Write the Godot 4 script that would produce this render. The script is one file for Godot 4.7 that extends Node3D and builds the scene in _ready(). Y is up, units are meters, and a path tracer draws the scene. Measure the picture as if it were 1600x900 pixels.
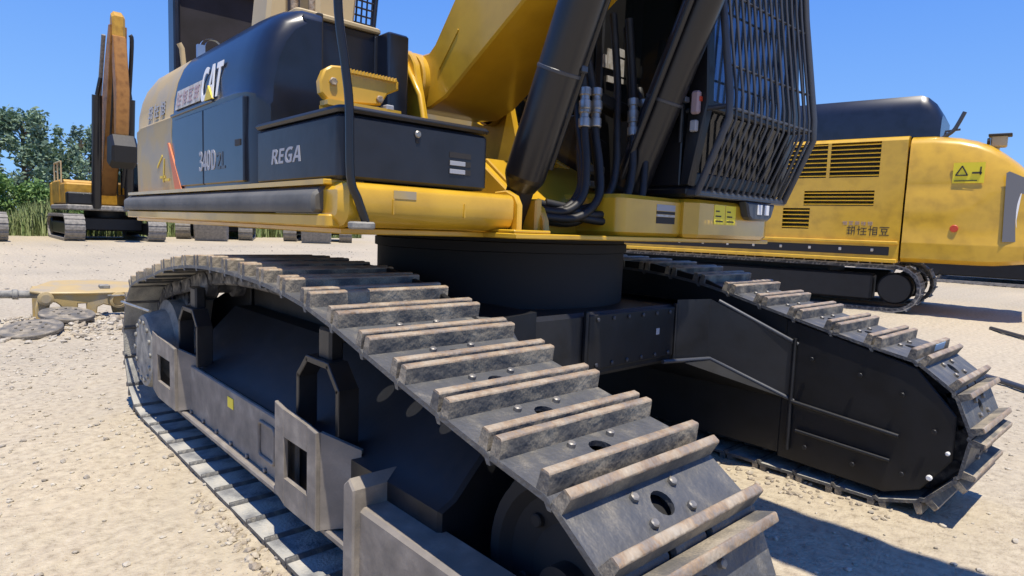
extends Node3D

# ------------------------------------------------------------------ mesh builder
class MB:
	var v := PackedVector3Array()
	var n := PackedVector3Array()
	var c := PackedColorArray()
	func tri(a: Vector3, b: Vector3, d: Vector3, na: Vector3, nb: Vector3, nd: Vector3) -> void:
		if (b - a).cross(d - a).dot(na + nb + nd) > 0.0:
			v.append(a); v.append(d); v.append(b)
			n.append(na); n.append(nd); n.append(nb)
		else:
			v.append(a); v.append(b); v.append(d)
			n.append(na); n.append(nb); n.append(nd)
	func trif(a: Vector3, b: Vector3, d: Vector3, nn: Vector3) -> void:
		tri(a, b, d, nn, nn, nn)
	func quad(a: Vector3, b: Vector3, d: Vector3, e: Vector3, nn: Vector3) -> void:
		trif(a, b, d, nn); trif(a, d, e, nn)
	func quads(a: Vector3, b: Vector3, d: Vector3, e: Vector3, na: Vector3, nb: Vector3, nd: Vector3, ne: Vector3) -> void:
		tri(a, b, d, na, nb, nd); tri(a, d, e, na, nd, ne)
	# box with chamfered edges
	func box(ctr: Vector3, size: Vector3, bev := 0.0, bs := Basis.IDENTITY) -> MB:
		var h := size * 0.5
		bev = min(bev, min(h.x, min(h.y, h.z)) * 0.6)
		for ax in 3:
			var u := (ax + 1) % 3
			var w := (ax + 2) % 3
			for s in [-1.0, 1.0]:
				var nn := Vector3.ZERO
				nn[ax] = s
				var q := []
				for k in [[-1, -1], [1, -1], [1, 1], [-1, 1]]:
					var p := Vector3.ZERO
					p[ax] = s * h[ax]
					p[u] = k[0] * (h[u] - bev)
					p[w] = k[1] * (h[w] - bev)
					q.append(ctr + bs * p)
				quad(q[0], q[1], q[2], q[3], bs * nn)
			if bev > 0.0:
				for su in [-1.0, 1.0]:
					for sw in [-1.0, 1.0]:
						var a := Vector3.ZERO
						a[u] = su * h[u]; a[w] = sw * (h[w] - bev)
						var b := Vector3.ZERO
						b[u] = su * (h[u] - bev); b[w] = sw * h[w]
						var e := Vector3.ZERO
						e[ax] = h[ax] - bev
						var nn := Vector3.ZERO
						nn[u] = su; nn[w] = sw
						quad(ctr + bs * (a - e), ctr + bs * (a + e), ctr + bs * (b + e), ctr + bs * (b - e), (bs * nn).normalized())
		if bev > 0.0:
			for sx in [-1.0, 1.0]:
				for sy in [-1.0, 1.0]:
					for sz in [-1.0, 1.0]:
						var s3 := Vector3(sx, sy, sz)
						var i := h - Vector3(bev, bev, bev)
						trif(ctr + bs * (s3 * Vector3(h.x, i.y, i.z)), ctr + bs * (s3 * Vector3(i.x, h.y, i.z)), ctr + bs * (s3 * Vector3(i.x, i.y, h.z)), (bs * s3).normalized())
		return self
	func bx(x0: float, x1: float, y0: float, y1: float, z0: float, z1: float, bev := 0.004) -> MB:
		return box(Vector3(x0 + x1, y0 + y1, z0 + z1) * 0.5, Vector3(abs(x1 - x0), abs(y1 - y0), abs(z1 - z0)), bev)
	static func m3(axis: int, p: Vector2, t: float) -> Vector3:
		if axis == 0:
			return Vector3(t, p.y, p.x)
		if axis == 1:
			return Vector3(p.x, t, p.y)
		return Vector3(p.x, p.y, t)
	static func inset(poly: PackedVector2Array, d: float) -> PackedVector2Array:
		var o := PackedVector2Array()
		var k := poly.size()
		var sg := -1.0 if Geometry2D.is_polygon_clockwise(poly) else 1.0
		for i in k:
			var e0 := (poly[i] - poly[(i + k - 1) % k]).normalized()
			var e1 := (poly[(i + 1) % k] - poly[i]).normalized()
			var n0 := Vector2(-e0.y, e0.x) * sg
			var n1 := Vector2(-e1.y, e1.x) * sg
			var m := (n0 + n1)
			var f: float = max(0.35, 1.0 + n0.dot(n1))
			o.append(poly[i] + m * (d / f))
		return o
	# extrusion of a polygon: axis 0 (z,y) along x, 1 (x,z) along y, 2 (x,y) along z
	func prism(axis: int, poly: PackedVector2Array, a: float, b: float, bev := 0.0, smooth := 0.8, cap_a := true, cap_b := true) -> MB:
		var k := poly.size()
		var sg := -1.0 if Geometry2D.is_polygon_clockwise(poly) else 1.0
		var en := []
		for i in k:
			var e := (poly[(i + 1) % k] - poly[i]).normalized()
			en.append(Vector2(e.y, -e.x) * sg)
		var ins := inset(poly, bev) if bev > 0.0 else poly
		var t := m3(axis, Vector2.ZERO, 1.0)
		var rings := [[ins, a, -1.0], [poly, a + bev, 0.0], [poly, b - bev, 0.0], [ins, b, 1.0]] if bev > 0.0 else [[poly, a, 0.0], [poly, b, 0.0]]
		for i in k:
			var j := (i + 1) % k
			var ni: Vector2 = en[i]
			var nj: Vector2 = en[i]
			var pi_: Vector2 = en[(i + k - 1) % k]
			var pj: Vector2 = en[j]
			if ni.dot(pi_) > smooth: ni = (ni + pi_).normalized()
			if nj.dot(pj) > smooth: nj = (nj + pj).normalized()
			for r in rings.size() - 1:
				var ra = rings[r]
				var rb = rings[r + 1]
				var s0 := 0.0
				if bev > 0.0 and r == 0: s0 = -1.0
				if bev > 0.0 and r == 2: s0 = 1.0
				var na := (m3(axis, ni, 0.0) + t * s0).normalized()
				var nb := (m3(axis, nj, 0.0) + t * s0).normalized()
				quads(m3(axis, ra[0][i], ra[1]), m3(axis, ra[0][j], ra[1]), m3(axis, rb[0][j], rb[1]), m3(axis, rb[0][i], rb[1]), na, nb, nb, na)
		var ix := Geometry2D.triangulate_polygon(ins)
		for q in range(0, ix.size(), 3):
			if cap_a: trif(m3(axis, ins[ix[q]], a), m3(axis, ins[ix[q + 1]], a), m3(axis, ins[ix[q + 2]], a), -t)
			if cap_b: trif(m3(axis, ins[ix[q]], b), m3(axis, ins[ix[q + 1]], b), m3(axis, ins[ix[q + 2]], b), t)
		return self
	func tube(pts: Array, r: float, sides := 8, caps := true) -> MB:
		var k := pts.size()
		var up := Vector3.UP
		var d0: Vector3 = (pts[1] - pts[0]).normalized()
		if abs(d0.dot(up)) > 0.9: up = Vector3.RIGHT
		var ring_p := []
		var ring_n := []
		var x := up.cross(d0).normalized()
		for i in k:
			var d: Vector3
			if i == 0: d = d0
			elif i == k - 1: d = (pts[i] - pts[i - 1]).normalized()
			else: d = ((pts[i + 1] - pts[i]).normalized() + (pts[i] - pts[i - 1]).normalized()).normalized()
			x = (x - d * d.dot(x)).normalized()
			var y := d.cross(x)
			var rp := []
			var rn := []
			for s in sides:
				var an := TAU * s / sides
				var nn := x * cos(an) + y * sin(an)
				rn.append(nn); rp.append(pts[i] + nn * r)
			ring_p.append(rp); ring_n.append(rn)
		for i in k - 1:
			for s in sides:
				var s2 := (s + 1) % sides
				quads(ring_p[i][s], ring_p[i][s2], ring_p[i + 1][s2], ring_p[i + 1][s], ring_n[i][s], ring_n[i][s2], ring_n[i + 1][s2], ring_n[i + 1][s])
		if caps:
			for e in [0, k - 1]:
				var nn: Vector3 = -d0 if e == 0 else (pts[k - 1] - pts[k - 2]).normalized()
				for s in sides: trif(pts[e], ring_p[e][s], ring_p[e][(s + 1) % sides], nn)
		return self
	# profile of (radius, height) turned about an axis
	func lathe(prof: Array, org: Vector3, ax: Vector3, sides := 20) -> MB:
		ax = ax.normalized()
		var x := (Vector3.UP if abs(ax.y) < 0.9 else Vector3.RIGHT).cross(ax).normalized()
		var y := ax.cross(x)
		for i in prof.size() - 1:
			var p: Vector2 = prof[i]
			var q: Vector2 = prof[i + 1]
			var dn := Vector2(q.y - p.y, -(q.x - p.x)).normalized()
			for s in sides:
				var a0 := TAU * s / sides
				var a1 := TAU * (s + 1) / sides
				var r0 := x * cos(a0) + y * sin(a0)
				var r1 := x * cos(a1) + y * sin(a1)
				var n0 := (r0 * dn.x + ax * dn.y).normalized()
				var n1 := (r1 * dn.x + ax * dn.y).normalized()
				if p.x > 1e-5 and q.x > 1e-5:
					quads(org + r0 * p.x + ax * p.y, org + r1 * p.x + ax * p.y, org + r1 * q.x + ax * q.y, org + r0 * q.x + ax * q.y, n0, n1, n1, n0)
				elif p.x > 1e-5:
					tri(org + r0 * p.x + ax * p.y, org + r1 * p.x + ax * p.y, org + ax * q.y, n0, n1, n0)
				else:
					tri(org + ax * p.y, org + r1 * q.x + ax * q.y, org + r0 * q.x + ax * q.y, n0, n1, n0)
		return self
	func cyl(a: Vector3, b: Vector3, r: float, sides := 16, bev := 0.004) -> MB:
		var l := (b - a).length()
		return lathe([Vector2(0, 0), Vector2(r - bev, 0), Vector2(r, bev), Vector2(r, l - bev), Vector2(r - bev, l), Vector2(0, l)], a, b - a, sides)
	func mesh(m: Material, into: ArrayMesh = null) -> ArrayMesh:
		var am := into if into else ArrayMesh.new()
		var ar := []
		ar.resize(Mesh.ARRAY_MAX)
		ar[Mesh.ARRAY_VERTEX] = v
		ar[Mesh.ARRAY_NORMAL] = n
		if c.size() == v.size() and c.size() > 0: ar[Mesh.ARRAY_COLOR] = c
		am.add_surface_from_arrays(Mesh.PRIMITIVE_TRIANGLES, ar)
		am.surface_set_material(am.get_surface_count() - 1, m)
		return am

# ------------------------------------------------------------------ scene helpers
var M := {}
var taken := {}
func numbered(s: String) -> String:
	var k: int = taken.get(s, 0)
	taken[s] = k + 1
	return s if k == 0 else "%s_%03d" % [s, k]
func thing(called: String, label: String, category: String, at := Vector3.ZERO, turn := 0.0, group := "") -> Node3D:
	var o := Node3D.new()
	o.name = numbered(called)
	add_child(o)
	o.position = at; o.rotation.y = turn
	tag(o, label, category, group)
	return o
func tag(o: Node, label: String, category: String, group := "", kind := "") -> void:
	if label: o.set_meta("label", label)
	if category: o.set_meta("category", category)
	if group: o.set_meta("group", group)
	if kind: o.set_meta("kind", kind)
func put(called: String, mesh_: Mesh, parent: Node = null, at := Vector3.ZERO) -> MeshInstance3D:
	var o := MeshInstance3D.new()
	o.mesh = mesh_
	if parent:
		o.name = called
		parent.add_child(o, true)
	else:
		o.name = numbered(called)
		add_child(o)
	o.position = at
	return o
func P2(a: Array) -> PackedVector2Array:
	var p := PackedVector2Array()
	for i in range(0, a.size(), 2): p.append(Vector2(a[i], a[i + 1]))
	return p
func rrect(x0: float, x1: float, y0: float, y1: float, r: float, k := 4) -> PackedVector2Array:
	var p := PackedVector2Array()
	for cn in [[x1 - r, y1 - r, 0.0], [x0 + r, y1 - r, 0.25], [x0 + r, y0 + r, 0.5], [x1 - r, y0 + r, 0.75]]:
		for i in k + 1:
			var a: float = TAU * (cn[2] + 0.25 * i / k)
			p.append(Vector2(cn[0] + r * cos(a), cn[1] + r * sin(a)))
	return p
func lin(r: float, g: float, b: float) -> Color:
	return Color(r, g, b).linear_to_srgb()
func spline(pts: Array, k := 8) -> Array:
	var o := []
	for i in pts.size() - 1:
		var a: Vector3 = pts[max(i - 1, 0)]
		var b: Vector3 = pts[i]
		var c: Vector3 = pts[i + 1]
		var d: Vector3 = pts[min(i + 2, pts.size() - 1)]
		for s in k: o.append(b.cubic_interpolate(c, a, d, float(s) / k))
	o.append(pts[-1])
	return o
func text(s: String, size: float, m: Material, parent: Node, tr: Transform3D, called := "lettering", depth := 0.003, fit := Vector2.ZERO) -> MeshInstance3D:
	var f := SystemFont.new()
	f.font_names = PackedStringArray(["Droid Sans"])
	f.font_weight = 700
	var t := TextMesh.new()
	t.text = s; t.font = f; t.font_size = 64; t.pixel_size = size / 46.0; t.depth = depth; t.curve_step = 2.0
	t.material = m
	var o := put(called, t, parent)
	var bb := t.get_aabb()
	if fit.x > 0.0 and bb.size.x > 0.0:
		tr.basis = tr.basis * Basis.from_scale(Vector3(fit.x / bb.size.x, fit.y / bb.size.y, 1.0))
		tr.origin -= tr.basis * Vector3(bb.get_center().x, bb.get_center().y, 0.0)
	o.transform = tr
	return o

# block characters: strokes (x0, y0, x1, y1) in a unit square, laid on a face that looks towards -x
const GLYPHS := [
	[[0.05, 0.85, 0.45, 0.85], [0.25, 0.1, 0.25, 1.0], [0.05, 0.55, 0.45, 0.55], [0.6, 0.1, 0.6, 0.95], [0.9, 0.1, 0.9, 0.95], [0.6, 0.9, 0.9, 0.9], [0.6, 0.5, 0.9, 0.5], [0.05, 0.2, 0.45, 0.2]],
	[[0.15, 0.1, 0.15, 1.0], [0.0, 0.65, 0.3, 0.65], [0.4, 0.8, 1.0, 0.8], [0.4, 0.45, 1.0, 0.45], [0.7, 0.1, 0.7, 0.8], [0.35, 0.1, 1.0, 0.1]],
	[[0.2, 0.0, 0.2, 1.0], [0.0, 0.7, 0.4, 0.7], [0.5, 0.1, 0.5, 0.9], [0.95, 0.1, 0.95, 0.9], [0.5, 0.9, 0.95, 0.9], [0.5, 0.63, 0.95, 0.63], [0.5, 0.36, 0.95, 0.36], [0.5, 0.1, 0.95, 0.1]],
	[[0.0, 0.95, 1.0, 0.95], [0.2, 0.45, 0.2, 0.75], [0.8, 0.45, 0.8, 0.75], [0.2, 0.75, 0.8, 0.75], [0.2, 0.45, 0.8, 0.45], [0.35, 0.1, 0.35, 0.35], [0.65, 0.1, 0.65, 0.35], [0.0, 0.08, 1.0, 0.08]]]
func glyph(which: int, w: float, h: float, m: Material, parent: Node, at: Vector3, tilt := 0.0) -> void:
	var mb := MB.new()
	var bs := Basis(Vector3.FORWARD, tilt)
	for q in GLYPHS[which]:
		var t := 0.085
		var c0 := Vector3(0, (q[1] + q[3]) * 0.5 * h - h * 0.5, (q[0] + q[2]) * 0.5 * w - w * 0.5)
		var wide := Vector3(0.004 if q[1] == q[3] else 0.0046, abs(q[3] - q[1]) * h + t * h, abs(q[2] - q[0]) * w + t * w)
		mb.box(bs * c0, wide, 0.0, bs)
	put("character", mb.mesh(m), parent, at)

# ------------------------------------------------------------------ textures and materials
func noise(seed_: int, freq: float, oct := 4, kind := FastNoiseLite.TYPE_SIMPLEX_SMOOTH) -> FastNoiseLite:
	var f := FastNoiseLite.new()
	f.seed = seed_; f.frequency = freq; f.fractal_octaves = oct; f.noise_type = kind
	f.fractal_type = FastNoiseLite.FRACTAL_FBM
	return f
func ramp_tex(seed_: int, freq: float, oct: int, stops: Array, size := 512, fine := 0.0, fine_freq := 0.2) -> ImageTexture:
	var g := Gradient.new()
	g.offsets = PackedFloat32Array(stops.map(func(s): return s[0]))
	g.colors = PackedColorArray(stops.map(func(s): return s[1]))
	var a := noise(seed_, freq, oct).get_seamless_image(size, size)
	var b := noise(seed_ + 7, fine_freq, 2).get_seamless_image(size, size)
	var img := Image.create(size, size, false, Image.FORMAT_RGB8)
	for y in size:
		for x in size:
			img.set_pixel(x, y, g.sample(clampf(a.get_pixel(x, y).r + fine * (b.get_pixel(x, y).r - 0.5), 0.0, 1.0)))
	return ImageTexture.create_from_image(img)
func bump_tex(seed_: int, freq: float, oct: int, strength: float, size := 512) -> ImageTexture:
	var a := noise(seed_, freq, oct).get_seamless_image(size, size)
	a.convert(Image.FORMAT_RGBA8)
	a.bump_map_to_normal_map(strength)
	return ImageTexture.create_from_image(a)
func mat(col: Color, rough: float, metal := 0.0, tex: Texture2D = null, scale_ := 1.0, nrm: Texture2D = null, nstr := 1.0, world := true) -> StandardMaterial3D:
	var m := StandardMaterial3D.new()
	m.albedo_color = col; m.roughness = rough; m.metallic = metal
	if tex or nrm:
		m.uv1_triplanar = true
		m.uv1_world_triplanar = world
		m.uv1_scale = Vector3.ONE * scale_
	if tex: m.albedo_texture = tex
	if nrm:
		m.normal_enabled = true; m.normal_texture = nrm; m.normal_scale = nstr
	return m
func make_materials() -> void:
	var w := Color.WHITE
	var fine_n := bump_tex(11, 0.03, 4, 3.0, 256)
	var grit_n := bump_tex(12, 0.06, 5, 6.0, 512)
	var smooth_n := bump_tex(13, 0.008, 2, 2.0, 256)
	var grime := ramp_tex(20, 0.008, 5, [[0.0, Color(0.72, 0.68, 0.6)], [0.4, Color(0.93, 0.92, 0.9)], [0.62, w], [1.0, Color(0.9, 0.88, 0.84)]], 512, 0.1)
	var grime_soft := ramp_tex(19, 0.008, 5, [[0.0, Color(0.86, 0.85, 0.83)], [0.4, Color(0.96, 0.955, 0.95)], [0.62, w], [1.0, Color(0.95, 0.94, 0.93)]], 512, 0.08)
	var dust := ramp_tex(21, 0.012, 5, [[0.0, lin(0.30, 0.27, 0.23)], [0.35, lin(0.14, 0.135, 0.13)], [0.5, lin(0.06, 0.06, 0.064)], [0.7, lin(0.035, 0.036, 0.04)], [1.0, lin(0.025, 0.026, 0.03)]], 512, 0.25)
	# enamel paints
	M.yellow = mat(lin(0.64, 0.375, 0.022), 0.34, 0.0, grime_soft, 0.6, smooth_n, 0.12)
	M.yellow.clearcoat_enabled = true; M.yellow.clearcoat = 0.5; M.yellow.clearcoat_roughness = 0.12
	M.navy = mat(lin(0.011, 0.015, 0.028), 0.32, 0.0, grime, 0.7, smooth_n, 0.1)
	M.navy.clearcoat_enabled = true; M.navy.clearcoat = 0.3; M.navy.clearcoat_roughness = 0.12
	M.box = mat(lin(0.015, 0.017, 0.023), 0.42, 0.0, grime, 0.9, fine_n, 0.08)
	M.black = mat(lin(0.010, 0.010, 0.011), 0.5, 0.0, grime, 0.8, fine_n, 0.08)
	M.matt_black = mat(lin(0.007, 0.007, 0.008), 0.75)
	M.black_gloss = mat(lin(0.012, 0.012, 0.014), 0.3)
	M.frame_black = mat(lin(0.014, 0.015, 0.018), 0.45, 0.0, grime, 0.9, fine_n, 0.1)
	M.dusty_frame = mat(w, 0.75, 0.0, ramp_tex(22, 0.01, 5, [[0.0, lin(0.34, 0.30, 0.245)], [0.4, lin(0.235, 0.205, 0.17)], [0.65, lin(0.20, 0.175, 0.145)], [1.0, lin(0.15, 0.135, 0.115)]], 512, 0.2), 1.1, fine_n, 0.2)
	M.sill = mat(w, 0.7, 0.0, ramp_tex(23, 0.01, 4, [[0.0, lin(0.17, 0.16, 0.14)], [0.5, lin(0.11, 0.106, 0.094)], [1.0, lin(0.075, 0.074, 0.068)]], 256, 0.2), 0.8, fine_n, 0.2)
	M.sand_yellow = mat(w, 0.5, 0.0, ramp_tex(24, 0.009, 5, [[0.0, lin(0.50, 0.36, 0.14)], [0.45, lin(0.46, 0.33, 0.13)], [0.7, lin(0.40, 0.32, 0.19)], [1.0, lin(0.33, 0.28, 0.2)]], 512, 0.12), 0.5, smooth_n, 0.1)
	M.steel_plate = mat(w, 0.55, 0.25, ramp_tex(25, 0.011, 5, [[0.0, lin(0.30, 0.265, 0.21)], [0.25, lin(0.165, 0.155, 0.135)], [0.42, lin(0.11, 0.11, 0.11)], [0.75, lin(0.088, 0.091, 0.097)], [1.0, lin(0.075, 0.078, 0.085)]], 512, 0.3, 0.2), 1.5, grit_n, 0.35)
	M.grouser = mat(w, 0.85, 0.0, ramp_tex(26, 0.012, 6, [[0.0, lin(0.42, 0.36, 0.265)], [0.30, lin(0.30, 0.255, 0.185)], [0.48, lin(0.18, 0.158, 0.122)], [0.66, lin(0.115, 0.108, 0.098)], [1.0, lin(0.07, 0.07, 0.068)]], 512, 0.5, 0.35), 0.8, grit_n, 0.25)
	M.worn = mat(w, 0.6, 0.1, ramp_tex(27, 0.016, 4, [[0.0, lin(0.42, 0.37, 0.29)], [0.38, lin(0.35, 0.275, 0.19)], [0.52, lin(0.30, 0.205, 0.125)], [0.66, lin(0.24, 0.21, 0.18)], [1.0, lin(0.21, 0.125, 0.065)]], 512, 0.3, 0.25), 0.9, grit_n, 0.4)
	M.dusty_plate = mat(w, 0.9, 0.0, ramp_tex(32, 0.012, 4, [[0.0, lin(0.46, 0.43, 0.36)], [0.45, lin(0.36, 0.35, 0.31)], [0.7, lin(0.24, 0.24, 0.225)], [1.0, lin(0.14, 0.14, 0.14)]], 256, 0.25), 1.6, grit_n, 0.4)
	M.bolt = mat(w, 0.5, 0.5, dust, 4.0)
	M.bolt.albedo_texture = ramp_tex(28, 0.03, 3, [[0.0, lin(0.38, 0.34, 0.28)], [1.0, lin(0.16, 0.16, 0.16)]], 128)
	M.chain = mat(w, 0.6, 0.2, dust, 2.0, fine_n, 0.3)
	M.galv = mat(lin(0.42, 0.42, 0.41), 0.4, 0.7, grime, 2.0)
	M.hub = mat(w, 0.7, 0.0, ramp_tex(29, 0.02, 4, [[0.0, lin(0.42, 0.39, 0.32)], [0.5, lin(0.25, 0.24, 0.21)], [1.0, lin(0.1, 0.1, 0.095)]], 256, 0.3), 1.6, fine_n, 0.3)
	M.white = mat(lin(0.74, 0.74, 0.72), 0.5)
	M.offwhite = mat(lin(0.52, 0.50, 0.47), 0.6, 0.0, grime, 3.0)
	M.pale = mat(lin(0.34, 0.35, 0.38), 0.6)
	M.pink = mat(lin(0.36, 0.27, 0.29), 0.6)
	M.orange = mat(lin(0.60, 0.16, 0.05), 0.5)
	M.tri_yellow = mat(lin(0.72, 0.52, 0.04), 0.5)
	M.label_yellow = mat(lin(0.85, 0.68, 0.03), 0.5)
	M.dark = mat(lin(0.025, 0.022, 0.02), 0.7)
	M.rubber = mat(lin(0.016, 0.016, 0.017), 0.55, 0.0, grime, 2.0)
	M.red = mat(lin(0.55, 0.06, 0.02), 0.45)
	M.blue_tag = mat(lin(0.30, 0.45, 0.62), 0.6)
	M.paleblue = mat(lin(0.16, 0.25, 0.44), 0.4)
	M.beige = mat(w, 0.55, 0.0, ramp_tex(30, 0.01, 4, [[0.0, lin(0.56, 0.44, 0.24)], [1.0, lin(0.42, 0.33, 0.19)]], 128), 1.0)
	M.hood_inner = mat(lin(0.022, 0.018, 0.022), 0.8, 0.0, grime, 0.6)
	M.glass = StandardMaterial3D.new()
	M.glass.albedo_color = Color(0.05, 0.07, 0.09, 0.8); M.glass.roughness = 0.03; M.glass.metallic_specular = 0.4; M.glass.transparency = BaseMaterial3D.TRANSPARENCY_ALPHA
	M.screen = mat(lin(0.085, 0.135, 0.22), 0.07, 0.85)
	M.emblem_grey = mat(lin(0.14, 0.14, 0.145), 0.6)
	M.bar = mat(lin(0.05, 0.054, 0.064), 0.38)
	M.far_yellow = mat(lin(0.55, 0.30, 0.03), 0.5, 0.0, grime, 0.4)
	M.far_boom = mat(lin(0.38, 0.17, 0.035), 0.55, 0.0, grime, 0.4)
	M.far_track = mat(w, 0.8, 0.0, ramp_tex(31, 0.02, 4, [[0.0, lin(0.34, 0.31, 0.27)], [0.6, lin(0.22, 0.205, 0.18)], [1.0, lin(0.12, 0.115, 0.11)]], 256, 0.2), 1.2)
	M.bark = mat(lin(0.11, 0.09, 0.065), 0.9)
	M.sand = mat(w, 0.95, 0.0, ramp_tex(40, 0.02, 6, [[0.0, lin(0.45, 0.40, 0.33)], [0.2, lin(0.68, 0.62, 0.53)], [0.36, lin(0.80, 0.74, 0.645)], [0.55, lin(0.84, 0.78, 0.67)], [0.75, lin(0.92, 0.86, 0.75)], [1.0, lin(1.0, 0.95, 0.84)]], 1024, 0.55, 0.28), 0.7, bump_tex(41, 0.06, 6, 6.0, 1024), 0.7)
	M.sand.vertex_color_use_as_albedo = true
	M.pebble = mat(w, 0.9, 0.0, grime, 3.0)
	M.pebble.vertex_color_use_as_albedo = true

# ------------------------------------------------------------------ ready
func _ready() -> void:
	var cam := Camera3D.new()
	cam.name = "camera"
	cam.transform = Transform3D(Basis(Vector3(0.73900852, 0.03612008, 0.67272709), Vector3(0.03750539, 0.9948073, -0.09461389), Vector3(-0.67265128, 0.09515136, 0.73381637)), Vector3(0, 1.36, 0))
	cam.fov = 49.1
	cam.near = 0.05; cam.far = 4000.0
	add_child(cam)
	cam.current = true
	var we := WorldEnvironment.new()
	we.name = "world_environment"
	var env := Environment.new()
	env.background_mode = Environment.BG_SKY
	var sky := Sky.new()
	var sm := ProceduralSkyMaterial.new()
	sm.sky_top_color = Color(0.19, 0.44, 0.83)
	sm.sky_horizon_color = Color(0.56, 0.74, 0.92)
	sm.sky_curve = 0.2
	sm.ground_bottom_color = Color(0.62, 0.56, 0.46)
	sm.ground_horizon_color = Color(0.66, 0.66, 0.64)
	sm.sun_angle_max = 1.0
	sky.sky_material = sm
	env.sky = sky
	env.tonemap_mode = Environment.TONE_MAPPER_LINEAR
	env.tonemap_exposure = 1.32
	env.sdfgi_enabled = true; env.ssao_enabled = true; env.ssil_enabled = true
	we.environment = env
	add_child(we)
	var sun := DirectionalLight3D.new()
	sun.name = "sun"
	sun.light_energy = 1.5
	sun.light_angular_distance = 0.5
	sun.light_color = Color(1.0, 0.965, 0.9)
	sun.shadow_enabled = true
	add_child(sun)
	sun.look_at_from_position(Vector3(-0.095, 0.955, 0.26), Vector3.ZERO, Vector3.FORWARD)
	make_materials()
	build_ground()
	build_main()
	build_side_excavator()
	build_far()
	build_yard_bits()
	build_plants()

# ------------------------------------------------------------------ ground
var hn := noise(3, 0.35, 4)
var hn2 := noise(4, 2.6, 3)
var hn3 := noise(8, 9.0, 3)
var cn := noise(5, 0.22, 4)
func ground_h(x: float, z: float) -> float:
	var d := Vector2(x - 1.5, z + 3.0).length()
	var fade := clampf(1.0 - (d - 30.0) / 40.0, 0.0, 1.0)
	var h := 0.028 * hn.get_noise_2d(x, z) + 0.010 * hn2.get_noise_2d(x, z) + 0.004 * hn3.get_noise_2d(x, z) - 0.002
	# shallow ruts left by turning machines
	h += 0.010 * hn2.get_noise_2d((x * 0.85 + z * 0.53) * 0.9 + 31.0, (z * 0.85 - x * 0.53) * 0.12)
	# earth pushed up beside the yellow bracket
	var p := Vector2(x - 1.1, (z + 8.9) * 1.4).length()
	h += 0.11 * exp(-p * p * 0.9) * (0.7 + 0.9 * hn2.get_noise_2d(x * 1.5, z * 1.5))
	return h * fade
func axis_lines(lo: float, hi: float, step: float, far: float) -> PackedFloat32Array:
	var o := PackedFloat32Array()
	var left := []
	var t := lo
	var s := step
	while t > -far:
		s *= 1.16
		t -= s
		left.append(t)
	left.reverse()
	for q in left: o.append(q)
	t = lo
	while t < hi:
		o.append(t); t += step
	s = step
	while t < far:
		o.append(t); s *= 1.16; t += s
	o.append(t)
	return o
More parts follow.
